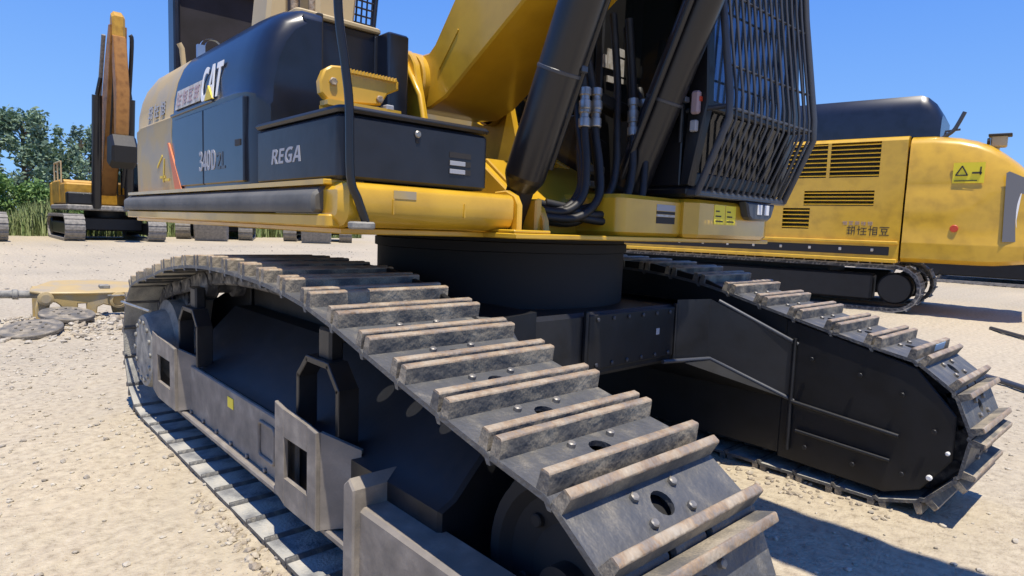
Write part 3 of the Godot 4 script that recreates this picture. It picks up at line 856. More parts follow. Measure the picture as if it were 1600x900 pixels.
func upper(ex: Node3D, off: Vector3) -> void:
	# revolving frame
	var rf := MB.new()
	rf.prism(1, P2([1.10, -5.30, 4.02, -5.30, 4.02, -1.93, 1.80, -1.95, 1.78, -2.14, 1.10, -2.14]), 1.314, 1.337, 0.004)
	var frame := put("revolving_frame", rf.mesh(M.yellow), ex, off)
	rf = MB.new()
	rf.bx(1.10, 4.0, 1.338, 1.49, -5.2, -2.68, 0.02)
	put("deck", rf.mesh(M.dark), frame)
	# side sill
	var sl := MB.new()
	sl.prism(2, P2([1.09, 1.490, 1.055, 1.488, 1.018, 1.462, 1.012, 1.452, 1.012, 1.402, 1.02, 1.390, 1.09, 1.386]), -5.28, -2.19, 0.012, 0.75)
	put("side_sill", sl.mesh(M.sill), ex, off)
	var sk := MB.new()
	sk.prism(1, rrect(1.035, 1.12, -5.3, -2.12, 0.02, 3), 1.338, 1.385, 0.006)
	put("lower_skirt", sk.mesh(M.yellow), frame)
	sk = MB.new()
	sk.prism(2, P2([1.035, 1.492, 1.035, 1.511, 1.2, 1.515, 1.2, 1.492]), -5.25, -2.15, 0.003)
	put("ledge", sk.mesh(M.yellow), frame)
	# front fender under the tool box
	var ff := MB.new()
	ff.prism(0, P2([-2.66, 1.342, -2.66, 1.503, -2.085, 1.503, -2.062, 1.495, -2.05, 1.475, -2.05, 1.40, -2.062, 1.37, -2.09, 1.348, -2.13, 1.34]), 1.055, 1.90, 0.03, 0.6)
	var fender := put("fender", ff.mesh(M.yellow), ex, off)
	ff = MB.new()
	ff.prism(0, P2([-2.2, 1.335, -2.2, 1.52, -2.12, 1.525, -2.06, 1.50, -2.035, 1.46, -2.035, 1.335]), 1.885, 1.915, 0.006, 0.6)
	put("fender_end", ff.mesh(M.yellow), fender)
	put("foot_plate", MB.new().bx(1.80, 2.02, 1.338, 1.352, -2.16, -1.96, 0.006).mesh(M.yellow), fender)
	put("nameplate", MB.new().bx(1.265, 1.365, 1.452, 1.482, -2.05, -2.048, 0.0).mesh(M.sand_yellow), fender)
	for gx in [1.265, 1.60]:
		put("weld_bead", MB.new().bx(gx - 0.003, gx + 0.003, 1.392, 1.45, -2.054, -2.045, 0.001).mesh(M.yellow), fender)
	# tool box
	var tb := MB.new()
	tb.prism(1, rrect(1.065, 1.755, -2.88, -2.088, 0.035, 4), 1.512, 1.742, 0.012, 0.8)
	var box := put("tool_box", tb.mesh(M.box), ex, off)
	tb = MB.new()
	tb.prism(1, rrect(1.06, 1.765, -2.90, -2.080, 0.04, 4), 1.748, 1.772, 0.010, 0.8)
	put("lid", tb.mesh(M.box), box)
	put("lock", MB.new().cyl(Vector3(1.39, 1.705, -2.09), Vector3(1.39, 1.705, -2.078), 0.014, 12).mesh(M.galv), box)
	put("keyhole_cover", MB.new().bx(1.383, 1.397, 1.672, 1.69, -2.089, -2.084, 0.001).mesh(M.dark), box)
	for i in 3:
		var vy := 1.645 - 0.033 * i
		put("vent", MB.new().bx(1.545, 1.655, vy - 0.011, vy + 0.011, -2.0885, -2.086, 0.0).mesh(M.dark), box)
		if i > 0:
			put("vent_plate", MB.new().bx(1.547, 1.625, vy - 0.009, vy + 0.009, -2.0875, -2.083, 0.001).mesh(M.pale), box)
	side_text("REGA", 0.29, 0.062, M.pale, box, 1.0645, 1.62, -2.545, 0.25)
	# cab side of the front: corner rail
	var hr := MB.new()
	hr.tube(spline([Vector3(1.03, 2.7, -2.06), Vector3(1.035, 2.13, -2.055), Vector3(1.06, 1.9, -2.045), Vector3(1.07, 1.76, -2.03), Vector3(1.075, 1.52, -2.025), Vector3(1.105, 1.44, -2.025), Vector3(1.14, 1.36, -2.03)], 5), 0.0155, 10)
	put("hand_rail", hr.mesh(M.black_gloss), ex, off)
	put("rail_foot", MB.new().bx(1.08, 1.17, 1.335, 1.362, -2.056, -2.01, 0.006).mesh(M.hub), ex, off)
	# engine hood: section extruded, rounded at the front
	var sec := [[1.085, 1.516], [1.082, 1.75], [1.085, 1.93], [1.082, 1.95], [1.094, 1.965], [1.10, 2.06], [1.122, 2.16], [1.155, 2.245], [1.20, 2.31], [1.26, 2.352], [1.33, 2.37], [1.42, 2.372], [1.42, 1.516]]
	var hood := MB.new()
	var rings := []
	for q in [[-4.28, 0.0], [-3.2, 0.0], [-3.06, 0.008], [-2.99, 0.024], [-2.955, 0.048], [-2.945, 0.075]]:
		var r := []
		for p in sec:
			var x: float = p[0]
			var y: float = p[1]
			var cx := 1.30
			x = x + (q[1] if x < cx else -q[1] * 0.2)
			if y > 1.9: y -= q[1] * 0.9
			r.append(Vector3(x, y, q[0]))
		rings.append(r)
	loft(hood, rings)
	var hd := put("engine_hood", hood.mesh(M.navy), ex, off)
	for q in [[-4.20, -3.66], [-3.645, -3.06]]:
		put("hood_door", MB.new().bx(1.0745, 1.10, 1.53, 1.925, q[0], q[1], 0.006).mesh(M.navy), hd)
	put("door_latch", MB.new().bx(1.070, 1.076, 1.70, 1.73, -3.16, -3.09, 0.003).mesh(M.dark), hd)
	# yellow counterweight in the rear
	var cw := MB.new()
	rings = []
	for q in [[-5.47, 0.22], [-5.46, 0.15], [-5.42, 0.085], [-5.34, 0.035], [-5.22, 0.01], [-5.05, 0.0], [-4.29, 0.0]]:
		var r := []
		for p in sec:
			var x: float = p[0]
			var y: float = p[1]
			x = min(x + q[1], 1.42)
			if y > 1.9: y -= q[1] * 1.2
			r.append(Vector3(x, y, q[0]))
		var last: Vector3 = r[-2]
		r[-2] = Vector3(3.9, last.y, q[0]); r[-1] = Vector3(3.9, 1.516, q[0])
		rings.append(r)
	loft(cw, rings)
	var cwt := put("counterweight", cw.mesh(M.sand_yellow), ex, off)
	# slanted navy panel with an orange stripe over the yellow
	var strp := MB.new()
	strp.prism(0, P2([-4.345, 1.80, -4.32, 1.80, -4.06, 1.515, -4.19, 1.515]), 1.0715, 1.0815, 0.0)
	put("stripe", strp.mesh(M.orange), hd)
	strp = MB.new()
	strp.prism(0, P2([-4.285, 1.76, -4.24, 1.515, -4.19, 1.515]), 1.0722, 1.0812, 0.0)
	put("panel_corner", strp.mesh(M.sand_yellow), hd)
	for q in [[-4.56, 1.70, 0.14, 0.016, -0.5], [-4.47, 1.64, 0.016, 0.15, 0.2], [-4.50, 1.60, 0.12, 0.016, 0.0], [-4.40, 1.58, 0.10, 0.014, 0.0]]:
		put("emblem_stroke", MB.new().box(Vector3(1.080, q[1], q[0]), Vector3(0.003, q[3], q[2]), 0.0, Basis(Vector3.RIGHT, q[4])).mesh(M.tri_yellow), cwt)
	for g in 3: glyph(g, 0.11, 0.09, M.pale, cwt, Vector3(1.094, 2.03, -4.83 + 0.15 * g), 0.10)
	# hood body line
	put("body_line", MB.new().prism(0, P2([-4.27, 1.962, -3.6, 1.962, -3.5, 1.955, -3.5, 1.948, -4.27, 1.945]), 1.072, 1.10, 0.003).mesh(M.navy), hd)
	# white plate with pink characters, and the big white letters
	put("name_panel", MB.new().box(Vector3(1.099, 2.042, -4.0), Vector3(0.004, 0.115, 0.47), 0.0, Basis(Vector3.FORWARD, 0.14)).mesh(M.offwhite), hd)
	for g in 4: glyph((g + 1) % 4, 0.085, 0.08, M.pink, hd, Vector3(1.0965, 2.042, -4.17 + 0.113 * g), 0.14)
	side_text("CAT", 0.32, 0.185, M.white, hd, 1.0955, 2.062, -3.575, 0.0, 0.14)
	put("triangle_mark", MB.new().prism(0, P2([-3.64, 1.967, -3.51, 1.967, -3.575, 2.04]), 1.0765, 1.0865, 0.0).mesh(M.tri_yellow), hd)
	side_text("340D", 0.27, 0.105, M.pale, hd, 1.0735, 1.655, -3.585)
	side_text("2L", 0.13, 0.085, M.bar, hd, 1.0735, 1.645, -3.37)
	# recessed box beyond the hood with a yellow rim, and the block beside it
	var rb := MB.new()
	rb.prism(1, rrect(1.435, 1.93, -3.9, -3.30, 0.03, 3), 1.50, 2.43, 0.01)
	var rbx := put("radiator_box", rb.mesh(M.navy), ex, off)
	rb = MB.new()
	rb.prism(1, rrect(1.425, 1.935, -3.91, -3.285, 0.03, 3), 2.431, 2.462, 0.008)
	put("rim", rb.mesh(M.beige), rbx)
	for xx in [1.50, 1.90]:
		put("stile", MB.new().bx(xx - 0.012, xx + 0.012, 1.78, 2.42, -3.305, -3.288, 0.004).mesh(M.box), rbx)
	rb = MB.new()
	rb.prism(1, rrect(1.905, 2.045, -3.6, -3.17, 0.02, 3), 1.78, 2.425, 0.01)
	put("filter_box", rb.mesh(M.navy), ex, off)
	put("hood_gap_shade", MB.new().bx(1.40, 1.432, 1.77, 2.36, -3.1, -2.985, 0.004).mesh(M.dark), ex, off)  # dark strip; the shade of the gap is put into its colour
	# things on top of the hood
	var bh := MB.new()
	bh.prism(2, P2([1.40, 2.34, 1.54, 2.34, 1.54, 2.95, 1.46, 2.95]), -3.9, -3.65, 0.02)
	put("air_cleaner", bh.mesh(M.beige), ex, off)
	bh = MB.new()
	bh.prism(2, P2([1.64, 2.46, 1.87, 2.46, 1.92, 2.95, 1.64, 2.95]), -3.75, -3.5, 0.02)
	put("pre_cleaner", bh.mesh(M.beige), ex, off)
	bh = MB.new()
	bh.bx(1.53, 1.645, 2.45, 2.50, -3.72, -3.60, 0.006)
	bh.cyl(Vector3(1.56, 2.3, -3.62), Vector3(1.56, 2.95, -3.62), 0.022, 10)
	bh.cyl(Vector3(1.635, 2.3, -3.55), Vector3(1.635, 2.95, -3.55), 0.02, 10)
	put("air_pipe", bh.mesh(M.worn), ex, off)
	# raised bonnet lid standing behind
	var rl := MB.new()
	rl.bx(1.285, 2.3, 2.26, 3.75, -5.06, -5.0, 0.012)
	var lid := put("raised_bonnet", rl.mesh(M.hood_inner), ex, off)
	rl = MB.new()
	rl.bx(1.27, 1.31, 2.26, 3.76, -5.08, -4.94, 0.01)
	rl.bx(1.31, 2.02, 2.30, 2.34, -5.0, -4.95, 0.006)
	rl.bx(1.31, 2.02, 3.0, 3.04, -5.0, -4.95, 0.006)
	put("lid_frame", rl.mesh(M.navy), lid)
	rl = MB.new()
	rl.tube([Vector3(1.275, 2.33, -4.72), Vector3(1.262, 2.47, -4.72), Vector3(1.245, 2.50, -4.72)], 0.018, 8)
	put("stay", rl.mesh(M.beige), lid)
	var glimpse := MB.new()  # pale blue arch standing in for sky seen past the hood
	var ear := PackedVector2Array()
	for i in 13:
		var a := PI * i / 12.0
		ear.append(Vector2(1.35 + 0.07 * cos(a), 2.42 + 0.07 * sin(a)))
	for i in 13:
		var a := PI - PI * i / 12.0
		ear.append(Vector2(1.365 + 0.055 * cos(a), 2.43 + 0.055 * sin(a)))
	ear.append(Vector2(1.42, 2.25)); ear.append(Vector2(1.435, 2.25))
	var ear2 := P2([1.265, 2.27, 1.265, 2.44, 1.31, 2.44, 1.31, 2.27])
	glimpse.prism(2, ear, -4.42, -4.39, 0.0)
	glimpse.prism(2, ear2, -4.421, -4.389, 0.0)
	put("sky_glimpse", glimpse.mesh(M.paleblue), ex, off)
	# mesh screen beyond the rim
	var gs := MB.new()
	for i in 5: gs.tube([Vector3(1.90 + 0.035 * i, 2.4, -3.62), Vector3(1.93 + 0.035 * i, 2.95, -3.62)], 0.006, 5)
	for i in 12: gs.tube([Vector3(1.89, 2.44 + 0.045 * i, -3.62), Vector3(2.07, 2.44 + 0.045 * i, -3.62)], 0.006, 5)
	gs.tube([Vector3(2.05, 2.4, -3.62), Vector3(2.10, 2.95, -3.62)], 0.016, 6)
	gs.bx(1.79, 1.895, 2.46, 2.95, -3.68, -3.62, 0.01)
	put("mesh_screen", gs.mesh(M.navy), ex, off)
	# yellow step casting above the tool box
	var stp := MB.new()
	stp.prism(0, P2([-2.68, 1.86, -2.68, 1.885, -2.60, 1.885, -2.60, 1.86]), 1.27, 1.64, 0.003)
	stp.prism(2, P2([1.245, 1.96, 1.265, 2.01, 1.30, 2.035, 1.345, 2.04, 1.37, 2.02, 1.62, 2.035, 1.64, 2.02, 1.64, 1.985, 1.58, 1.955, 1.545, 1.90, 1.29, 1.875, 1.25, 1.91]), -2.67, -2.625, 0.008)
	for i in 15: stp.prism(2, P2([1.375 + 0.0165 * i, 2.015, 1.383 + 0.0165 * i, 2.034, 1.391 + 0.0165 * i, 2.015]), -2.665, -2.61, 0.0)
	stp.bx(1.30, 1.34, 1.773, 1.88, -2.75, -2.66, 0.004)
	stp.bx(1.52, 1.56, 1.773, 1.90, -2.75, -2.66, 0.004)
	var step := put("step_bracket", stp.mesh(M.yellow), ex, off)
	for q in [[1.305, 1.965], [1.535, 1.925]]:
		put("step_bolt", MB.new().cyl(Vector3(q[0], q[1], -2.627), Vector3(q[0], q[1], -2.612), 0.018, 6, 0.003).mesh(M.worn), step)
	put("step_bolt", MB.new().bx(1.56, 1.60, 1.875, 1.905, -2.66, -2.60, 0.004).mesh(M.pale), step)
	# ---- cab
	var cab := MB.new()
	# pillars, roof, floor, rear wall: open frame with panes
	cab.bx(3.0, 4.05, 1.56, 1.62, -3.45, -1.90, 0.02)
	cab.bx(3.0, 4.05, 3.12, 3.25, -3.5, -1.88, 0.03)
	cab.bx(3.0, 4.05, 1.62, 3.12, -3.48, -3.42, 0.01)
	for x in [3.0, 3.985]:
		cab.prism(0, P2([-1.96, 1.62, -1.90, 1.62, -1.815, 2.05, -1.875, 3.12, -2.02, 3.12, -1.93, 2.05]), x, x + (0.065 if x < 3.5 else 0.10), 0.008)
		cab.bx(x, x + 0.065, 1.62, 3.12, -2.72, -2.64, 0.006)
		cab.bx(x + 0.001, x + 0.064, 1.62, 2.08, -3.42, -1.96, 0.006)
	cab.bx(3.065, 3.985, 1.62, 1.70, -1.97, -1.91, 0.01)
	cab.bx(3.065, 3.985, 2.02, 2.07, -1.90, -1.825, 0.008)
	cab.bx(3.9, 3.985, 1.62, 3.12, -3.40, -2.05, 0.01)
	var cb := put("cab", cab.mesh(M.black_gloss), ex, off)
	put("windscreen", MB.new().prism(0, P2([-1.848, 2.07, -1.84, 2.07, -1.90, 3.12, -1.908, 3.12]), 3.066, 3.984, 0.0).mesh(M.screen), cb)
	put("lower_window", MB.new().prism(0, P2([-1.925, 1.70, -1.917, 1.70, -1.853, 2.02, -1.861, 2.02]), 3.066, 3.984, 0.0).mesh(M.glass), cb)
	put("side_window", MB.new().bx(3.03, 3.038, 2.08, 3.12, -2.64, -1.96, 0.0).mesh(M.glass), cb)
	put("rear_side_window", MB.new().bx(3.03, 3.038, 2.08, 3.12, -3.42, -2.72, 0.0).mesh(M.glass), cb)
	var seat := MB.new()
	seat.bx(3.3, 3.78, 1.62, 2.05, -2.9, -2.45, 0.05)
	seat.bx(3.32, 3.76, 2.0, 2.75, -3.05, -2.9, 0.05)
	seat.bx(3.12, 3.26, 1.62, 2.2, -2.7, -2.2, 0.03)
	put("seat", seat.mesh(M.dark), cb)
	# guard of bars
	var sdbar := func(x: float, r: float) -> MB:
		return MB.new().tube([Vector3(x, 3.14, -1.85), Vector3(x, 2.70, -1.80), Vector3(x, 2.08, -1.705), Vector3(x, 1.96, -1.70), Vector3(x, 1.58, -1.86)], r, 6)
	for i in 16:
		var x := 3.02 + 0.0683 * i
		var edge := i == 0 or i == 15
		put("guard_bar", sdbar.call(x, 0.022 if edge else 0.0085).mesh(M.bar), cb)
	for i in 3:
		put("guard_bar", MB.new().tube([Vector3(4.06, 3.1, -1.90 - 0.07 * i), Vector3(4.06, 2.03, -1.76 - 0.06 * i), Vector3(4.06, 1.6, -1.9 - 0.04 * i)], 0.0105, 6).mesh(M.bar), cb)
	for q in [[2.62, -1.787, 0.007], [2.24, -1.73, 0.007], [2.015, -1.70, 0.011], [1.585, -1.855, 0.02], [3.13, -1.838, 0.016]]:
		put("guard_cross_bar", MB.new().tube([Vector3(3.01, q[0], q[1] - 0.012), Vector3(4.06, q[0], q[1] - 0.012)], q[2], 6).mesh(M.bar), cb)
	put("guard_cross_bar", MB.new().bx(3.0, 4.06, 1.565, 1.60, -1.91, -1.85, 0.006).mesh(M.bar), cb)
	for x in [3.02, 4.045]:
		for y in [2.02, 3.13]:
			put("guard_arm", MB.new().tube([Vector3(x, y, -1.70 if y < 2.5 else -1.84), Vector3(x, y, -1.95)], 0.014, 6).mesh(M.bar), cb)
	# mirror bracket and lamps on the corner post
	put("corner_lamp", MB.new().bx(2.965, 3.0, 1.99, 2.11, -1.90, -1.85, 0.01).mesh(M.pink), cb)
	put("lamp_lens", MB.new().bx(2.972, 2.998, 2.055, 2.08, -1.851, -1.845, 0.002).mesh(M.red), cb)
	put("hinge", MB.new().bx(2.97, 3.0, 1.90, 1.96, -1.90, -1.86, 0.006).mesh(M.pale), cb)
	var wp := MB.new()
	wp.tube(spline([Vector3(2.985, 2.3, -1.93), Vector3(2.975, 2.15, -1.95), Vector3(2.985, 1.85, -1.96)], 5), 0.012, 6)
	put("grab_bar", wp.mesh(M.frame_black), cb)
	# yellow base under the cab
	var cbse := MB.new()
	cbse.prism(1, rrect(2.50, 3.07, -2.6, -1.955, 0.05, 4), 1.339, 1.548, 0.02)
	var cbase := put("cab_base", cbse.mesh(M.yellow), ex, off)
	cbse = MB.new()
	cbse.prism(1, P2([3.03, -2.6, 3.03, -1.94, 3.10, -1.885, 3.86, -1.885, 3.96, -1.92, 4.02, -2.0, 4.02, -2.6]), 1.340, 1.552, 0.02)
	put("base_front", cbse.mesh(M.yellow), cbase)
	put("plate_label", MB.new().bx(2.80, 2.97, 1.41, 1.445, -1.955, -1.953, 0.0).mesh(M.dark), cbase)
	put("plate_label", MB.new().bx(2.80, 2.97, 1.447, 1.458, -1.955, -1.953, 0.0).mesh(M.offwhite), cbase)
	put("plate_label", MB.new().bx(2.80, 2.97, 1.46, 1.475, -1.955, -1.953, 0.0).mesh(M.dark), cbase)
	put("plate_label", MB.new().bx(2.80, 2.97, 1.478, 1.51, -1.955, -1.953, 0.0).mesh(M.pale), cbase)
	for i in 2:
		put("warning_label", MB.new().bx(3.255 + 0.125 * i, 3.37 + 0.125 * i, 1.42, 1.53, -1.885, -1.8832, 0.0).mesh(M.label_yellow), cbase)
		for j in 3: put("warning_print", MB.new().bx(3.27 + 0.125 * i, 3.35 + 0.125 * i - 0.02 * j, 1.435 + 0.028 * j, 1.443 + 0.028 * j, -1.8832, -1.882, 0.0).mesh(M.dark), cbase)
	var lc := MB.new()
	lc.prism(2, P2([3.52, 1.56, 3.56, 1.475, 3.60, 1.455, 3.80, 1.455, 3.84, 1.475, 3.88, 1.56]), -1.89, -1.83, 0.01)
	var cup := put("lamp_bracket", lc.mesh(M.bar), ex, off)
	for i in 2:
		put("lamp_lens", MB.new().bx(3.65 + 0.09 * i, 3.705 + 0.09 * i, 1.49, 1.55, -1.832, -1.826, 0.006).mesh(M.white), cup)

func loft(mb: MB, rings: Array) -> void:
	# rings of equal size; smooth normals from neighbours, capped at both ends
	var nr := rings.size()
	var k: int = rings[0].size()
	var ctr := Vector3.ZERO
	for p in rings[nr / 2]: ctr += p / k
	for i in nr - 1:
		for j in k:
			var j2 := (j + 1) % k
			var a: Vector3 = rings[i][j]
			var b: Vector3 = rings[i][j2]
			var c: Vector3 = rings[i + 1][j2]
			var d: Vector3 = rings[i + 1][j]
			var fn := func(ii: int, jj: int) -> Vector3:
				var s := Vector3.ZERO
				var best: Vector3 = (c - a).cross(b - d)
				if best.length() < 1e-9: return Vector3.UP
				best = best.normalized()
				for di in [-1, 0]:
					for dj in [-1, 0]:
						var i0: int = ii + di
						if i0 < 0 or i0 >= nr - 1: continue
						var j0: int = (jj + dj + k) % k
						var p0: Vector3 = rings[i0][j0]
						var p1: Vector3 = rings[i0][(j0 + 1) % k]
						var p2: Vector3 = rings[i0 + 1][(j0 + 1) % k]
						var p3: Vector3 = rings[i0 + 1][j0]
						var f := (p2 - p0).cross(p1 - p3)
						if f.length() < 1e-9: continue
						f = f.normalized()
						if f.dot(best) > 0.7: s += f
				if s.length() < 1e-6: s = best
				s = s.normalized()
				return s
			var na: Vector3 = fn.call(i, j)
			var nb: Vector3 = fn.call(i, j2)
			var nc: Vector3 = fn.call(i + 1, j2)
			var nd: Vector3 = fn.call(i + 1, j)
			var out: Vector3 = (a + b + c + d) * 0.25 - ctr
			out.z *= 0.15
			if (na + nb + nc + nd).dot(out) < 0:
				na = -na; nb = -nb; nc = -nc; nd = -nd
			mb.quads(a, b, c, d, na, nb, nc, nd)
	for e in [0, nr - 1]:
		var pl := PackedVector2Array()
		for p in rings[e]: pl.append(Vector2(p.x, p.y))
		var ix := Geometry2D.triangulate_polygon(pl)
		var nn := Vector3(0, 0, signf(rings[e][0].z - rings[nr - 1 - e][0].z))
		for q in range(0, ix.size(), 3):
			mb.trif(rings[e][ix[q]], rings[e][ix[q + 1]], rings[e][ix[q + 2]], nn)

func front_gear(ex: Node3D, off: Vector3) -> void:
	# boom
	var bm := MB.new()
	bm.prism(0, P2([-3.50, 2.20, -3.46, 2.32, -3.36, 2.38, -3.22, 2.38, -3.16, 2.42, -2.98, 2.63, -2.55, 3.08, -1.6, 3.82, -0.4, 4.35, 0.8, 4.5, 2.2, 4.2, 3.6, 3.7, 3.6, 3.45, 2.2, 3.75, 0.8, 3.95, -0.2, 3.78, -1.0, 3.38, -1.7, 2.92, -2.40, 2.49, -3.04, 2.10, -3.2, 2.05, -3.40, 2.06, -3.48, 2.12]), 2.21, 2.75, 0.012)
	var boom := put("boom", bm.mesh(M.yellow), ex, off)
	var bw := MB.new()
	bw.box(Vector3(2.207, 2.36, -3.02), Vector3(0.006, 0.26, 0.012), 0.002, Basis(Vector3.RIGHT, 0.75))
	put("weld_seam", bw.mesh(M.yellow), boom)
	for s in [0, 1]:
		var x0 := 2.165 if s == 0 else 2.79
		bw = MB.new()
		bw.lathe([Vector2(0.0, 0.0), Vector2(0.165, 0.0), Vector2(0.175, 0.012), Vector2(0.175, 0.06)], Vector3(x0 if s == 0 else x0 + 0.06, 2.22, -3.37), Vector3.RIGHT if s == 0 else Vector3.LEFT, 36)
		put("foot_boss", bw.mesh(M.yellow), boom)
	# tower plates carrying the boom foot
	for x in [2.115, 2.85]:
		var tw := MB.new()
		var pl := PackedVector2Array()
		pl.append_array(P2([-3.75, 1.34, -3.60, 2.12]))
		for i in 9:
			var a := deg_to_rad(165.0 - 20.0 * i)
			pl.append(Vector2(-3.40 + 0.19 * cos(a), 2.22 + 0.19 * sin(a)))
		pl.append_array(P2([-3.12, 1.95, -2.62, 1.72, -2.30, 1.50, -2.16, 1.50, -2.16, 1.34]))
		tw.prism(0, pl, x, x + 0.045, 0.008, 0.8)
		var t := put("boom_tower", tw.mesh(M.yellow), ex, off)
		tw = MB.new()
		tw.cyl(Vector3(x - 0.03, 2.22, -3.40), Vector3(x + 0.075, 2.22, -3.40), 0.065, 20, 0.01)
		put("pin", tw.mesh(M.yellow), t)
		tw = MB.new()
		tw.cyl(Vector3(x - 0.036, 2.22, -3.40), Vector3(x - 0.028, 2.22, -3.40), 0.03, 14, 0.002)
		put("pin_cap", tw.mesh(M.worn), t)
		if x < 2.5:
			tw = MB.new()
			tw.tube([Vector3(x - 0.012, 2.32, -3.42), Vector3(x - 0.012, 2.31, -3.30), Vector3(x - 0.012, 2.10, -3.14), Vector3(x - 0.012, 1.9, -3.08)], 0.018, 8)
			put("grease_pipe", tw.mesh(M.yellow), t)
	var cr := MB.new()
	cr.prism(0, P2([-2.66, 1.34, -2.66, 1.72, -2.60, 1.72, -2.25, 1.47, -2.25, 1.34]), 2.17, 2.84, 0.006)
	put("tower_web", cr.mesh(M.yellow), ex, off)
	# post between the cylinders
	var ps := MB.new()
	ps.prism(2, P2([2.47, 1.72, 2.47, 2.02, 2.53, 2.16, 2.60, 2.14, 2.62, 1.98, 2.68, 1.92, 2.66, 1.72]), -2.62, -2.55, 0.012)
	ps.bx(2.555, 2.585, 1.72, 2.12, -2.60, -2.50, 0.006)
	put("hose_post", ps.mesh(M.yellow), ex, off)
	ps = MB.new()
	ps.box(Vector3(2.88, 1.66, -2.48), Vector3(0.05, 0.20, 0.06), 0.01, Basis(Vector3.BACK, 0.45))
	put("hose_clamp_plate", ps.mesh(M.yellow), ex, off)
	# boom cylinders
	var dirc := Vector3(0, 0.93, 0.40).normalized()
	for x in [2.07, 2.88]:
		var foot := Vector3(x, 1.39, -2.29)
		var cy := MB.new()
		var l0 := 0.17
		cy.lathe([Vector2(0, l0), Vector2(0.07, l0), Vector2(0.094, l0 + 0.05), Vector2(0.098, l0 + 0.07), Vector2(0.098, 1.45), Vector2(0.108, 1.455), Vector2(0.108, 1.55), Vector2(0.09, 1.57), Vector2(0, 1.57)], foot, dirc, 32)
		cy.box(foot + dirc * 0.09, Vector3(0.115, 0.24, 0.11), 0.02, Basis(Vector3.RIGHT, atan2(0.40, 0.93)))
		var cyl_ := put("boom_cylinder", cy.mesh(M.black_gloss), ex, off)
		put("cylinder_rod", MB.new().cyl(foot + dirc * 1.57, foot + dirc * 2.25, 0.06, 20).mesh(M.galv), cyl_)
		put("rod_eye", MB.new().cyl(foot + dirc * 2.25 + Vector3(-0.07, 0, 0), foot + dirc * 2.25 + Vector3(0.07, 0, 0), 0.12, 20).mesh(M.black_gloss), cyl_)
		var cl := MB.new()
		cl.lathe([Vector2(0.099, 0.72), Vector2(0.1015, 0.722), Vector2(0.1015, 0.735), Vector2(0.099, 0.737)], foot, dirc, 32)
		cl.box(foot + dirc * 0.73 + Vector3(0.055, 0.0, 0.092), Vector3(0.04, 0.03, 0.03), 0.004)
		put("band", cl.mesh(M.bar), cyl_)
		var pt := MB.new()
		var px: float = x + (0.125 if x < 2.5 else -0.125)
		pt.tube([foot + dirc * 0.28 + Vector3(px - x, 0, 0.02), foot + dirc * 1.45 + Vector3(px - x, 0, 0.02)], 0.018, 8)
		put("oil_pipe", pt.mesh(M.black_gloss), cyl_)
		for s in [-1.0, 1.0]:
			var ear := MB.new()
			ear.prism(0, P2([-2.42, 1.338, -2.40, 1.44, -2.33, 1.49, -2.24, 1.50, -2.17, 1.46, -2.14, 1.40, -2.13, 1.338]), x + s * 0.10 - 0.02, x + s * 0.10 + 0.02, 0.006)
			put("cylinder_lug", ear.mesh(M.yellow), ex, off)
	# hoses and couplings
	var hoses := [
		[Vector3(2.19, 1.455, -2.22), Vector3(2.30, 1.45, -2.14), Vector3(2.40, 1.53, -2.12), Vector3(2.44, 1.68, -2.14), Vector3(2.46, 1.86, -2.18), Vector3(2.48, 2.10, -2.22), Vector3(2.44, 2.35, -2.25), Vector3(2.36, 2.55, -2.25)],
		[Vector3(2.19, 1.42, -2.2), Vector3(2.34, 1.42, -2.10), Vector3(2.47, 1.52, -2.08), Vector3(2.52, 1.68, -2.12), Vector3(2.54, 1.88, -2.18), Vector3(2.57, 2.12, -2.24), Vector3(2.50, 2.42, -2.26), Vector3(2.42, 2.66, -2.2)],
		[Vector3(2.22, 1.49, -2.26), Vector3(2.36, 1.47, -2.20), Vector3(2.47, 1.58, -2.20), Vector3(2.50, 1.75, -2.24), Vector3(2.52, 1.95, -2.26)],
		[Vector3(2.30, 1.46, -2.16), Vector3(2.50, 1.44, -2.08), Vector3(2.66, 1.52, -2.06), Vector3(2.74, 1.68, -2.08), Vector3(2.78, 1.90, -2.12), Vector3(2.84, 2.15, -2.18), Vector3(2.80, 2.5, -2.2)],
		[Vector3(2.34, 1.43, -2.14), Vector3(2.56, 1.41, -2.05), Vector3(2.74, 1.50, -2.03), Vector3(2.82, 1.68, -2.06), Vector3(2.86, 1.90, -2.10), Vector3(2.92, 2.15, -2.2)]]
	for sft in [Vector3(-0.05, 0.03, -0.07), Vector3(0.06, -0.02, -0.06)]:
		for k in [1, 3]:
			var hh := []
			for p in hoses[k]: hh.append(p + sft)
			hoses.append(hh)
	for h in hoses:
		put("hydraulic_hose", MB.new().tube(spline(h, 7), 0.021, 9).mesh(M.rubber), ex, off)
	for q in [[2.465, 1.93, -2.19], [2.545, 1.94, -2.185], [2.785, 1.92, -2.125], [2.862, 1.925, -2.11], [2.47, 2.02, -2.195], [2.552, 2.03, -2.19], [2.792, 2.01, -2.135], [2.872, 2.015, -2.12]]:
		var cp := MB.new()
		var o := Vector3(q[0], q[1], q[2])
		var ax := Vector3(0.08, 0.95, -0.1)
		cp.lathe([Vector2(0, -0.05), Vector2(0.029, -0.05), Vector2(0.031, -0.045), Vector2(0.031, -0.005), Vector2(0.024, 0.0), Vector2(0.024, 0.02), Vector2(0.030, 0.025), Vector2(0.030, 0.06), Vector2(0, 0.06)], o, ax, 8)
		put("hose_coupling", cp.mesh(M.galv), ex, off)
	var cpl := MB.new()
	cpl.prism(2, P2([2.40, 2.07, 2.40, 2.12, 2.90, 2.06, 2.90, 1.98]), -2.32, -2.22, 0.01)
	put("hose_bracket", cpl.mesh(M.black), ex, off)
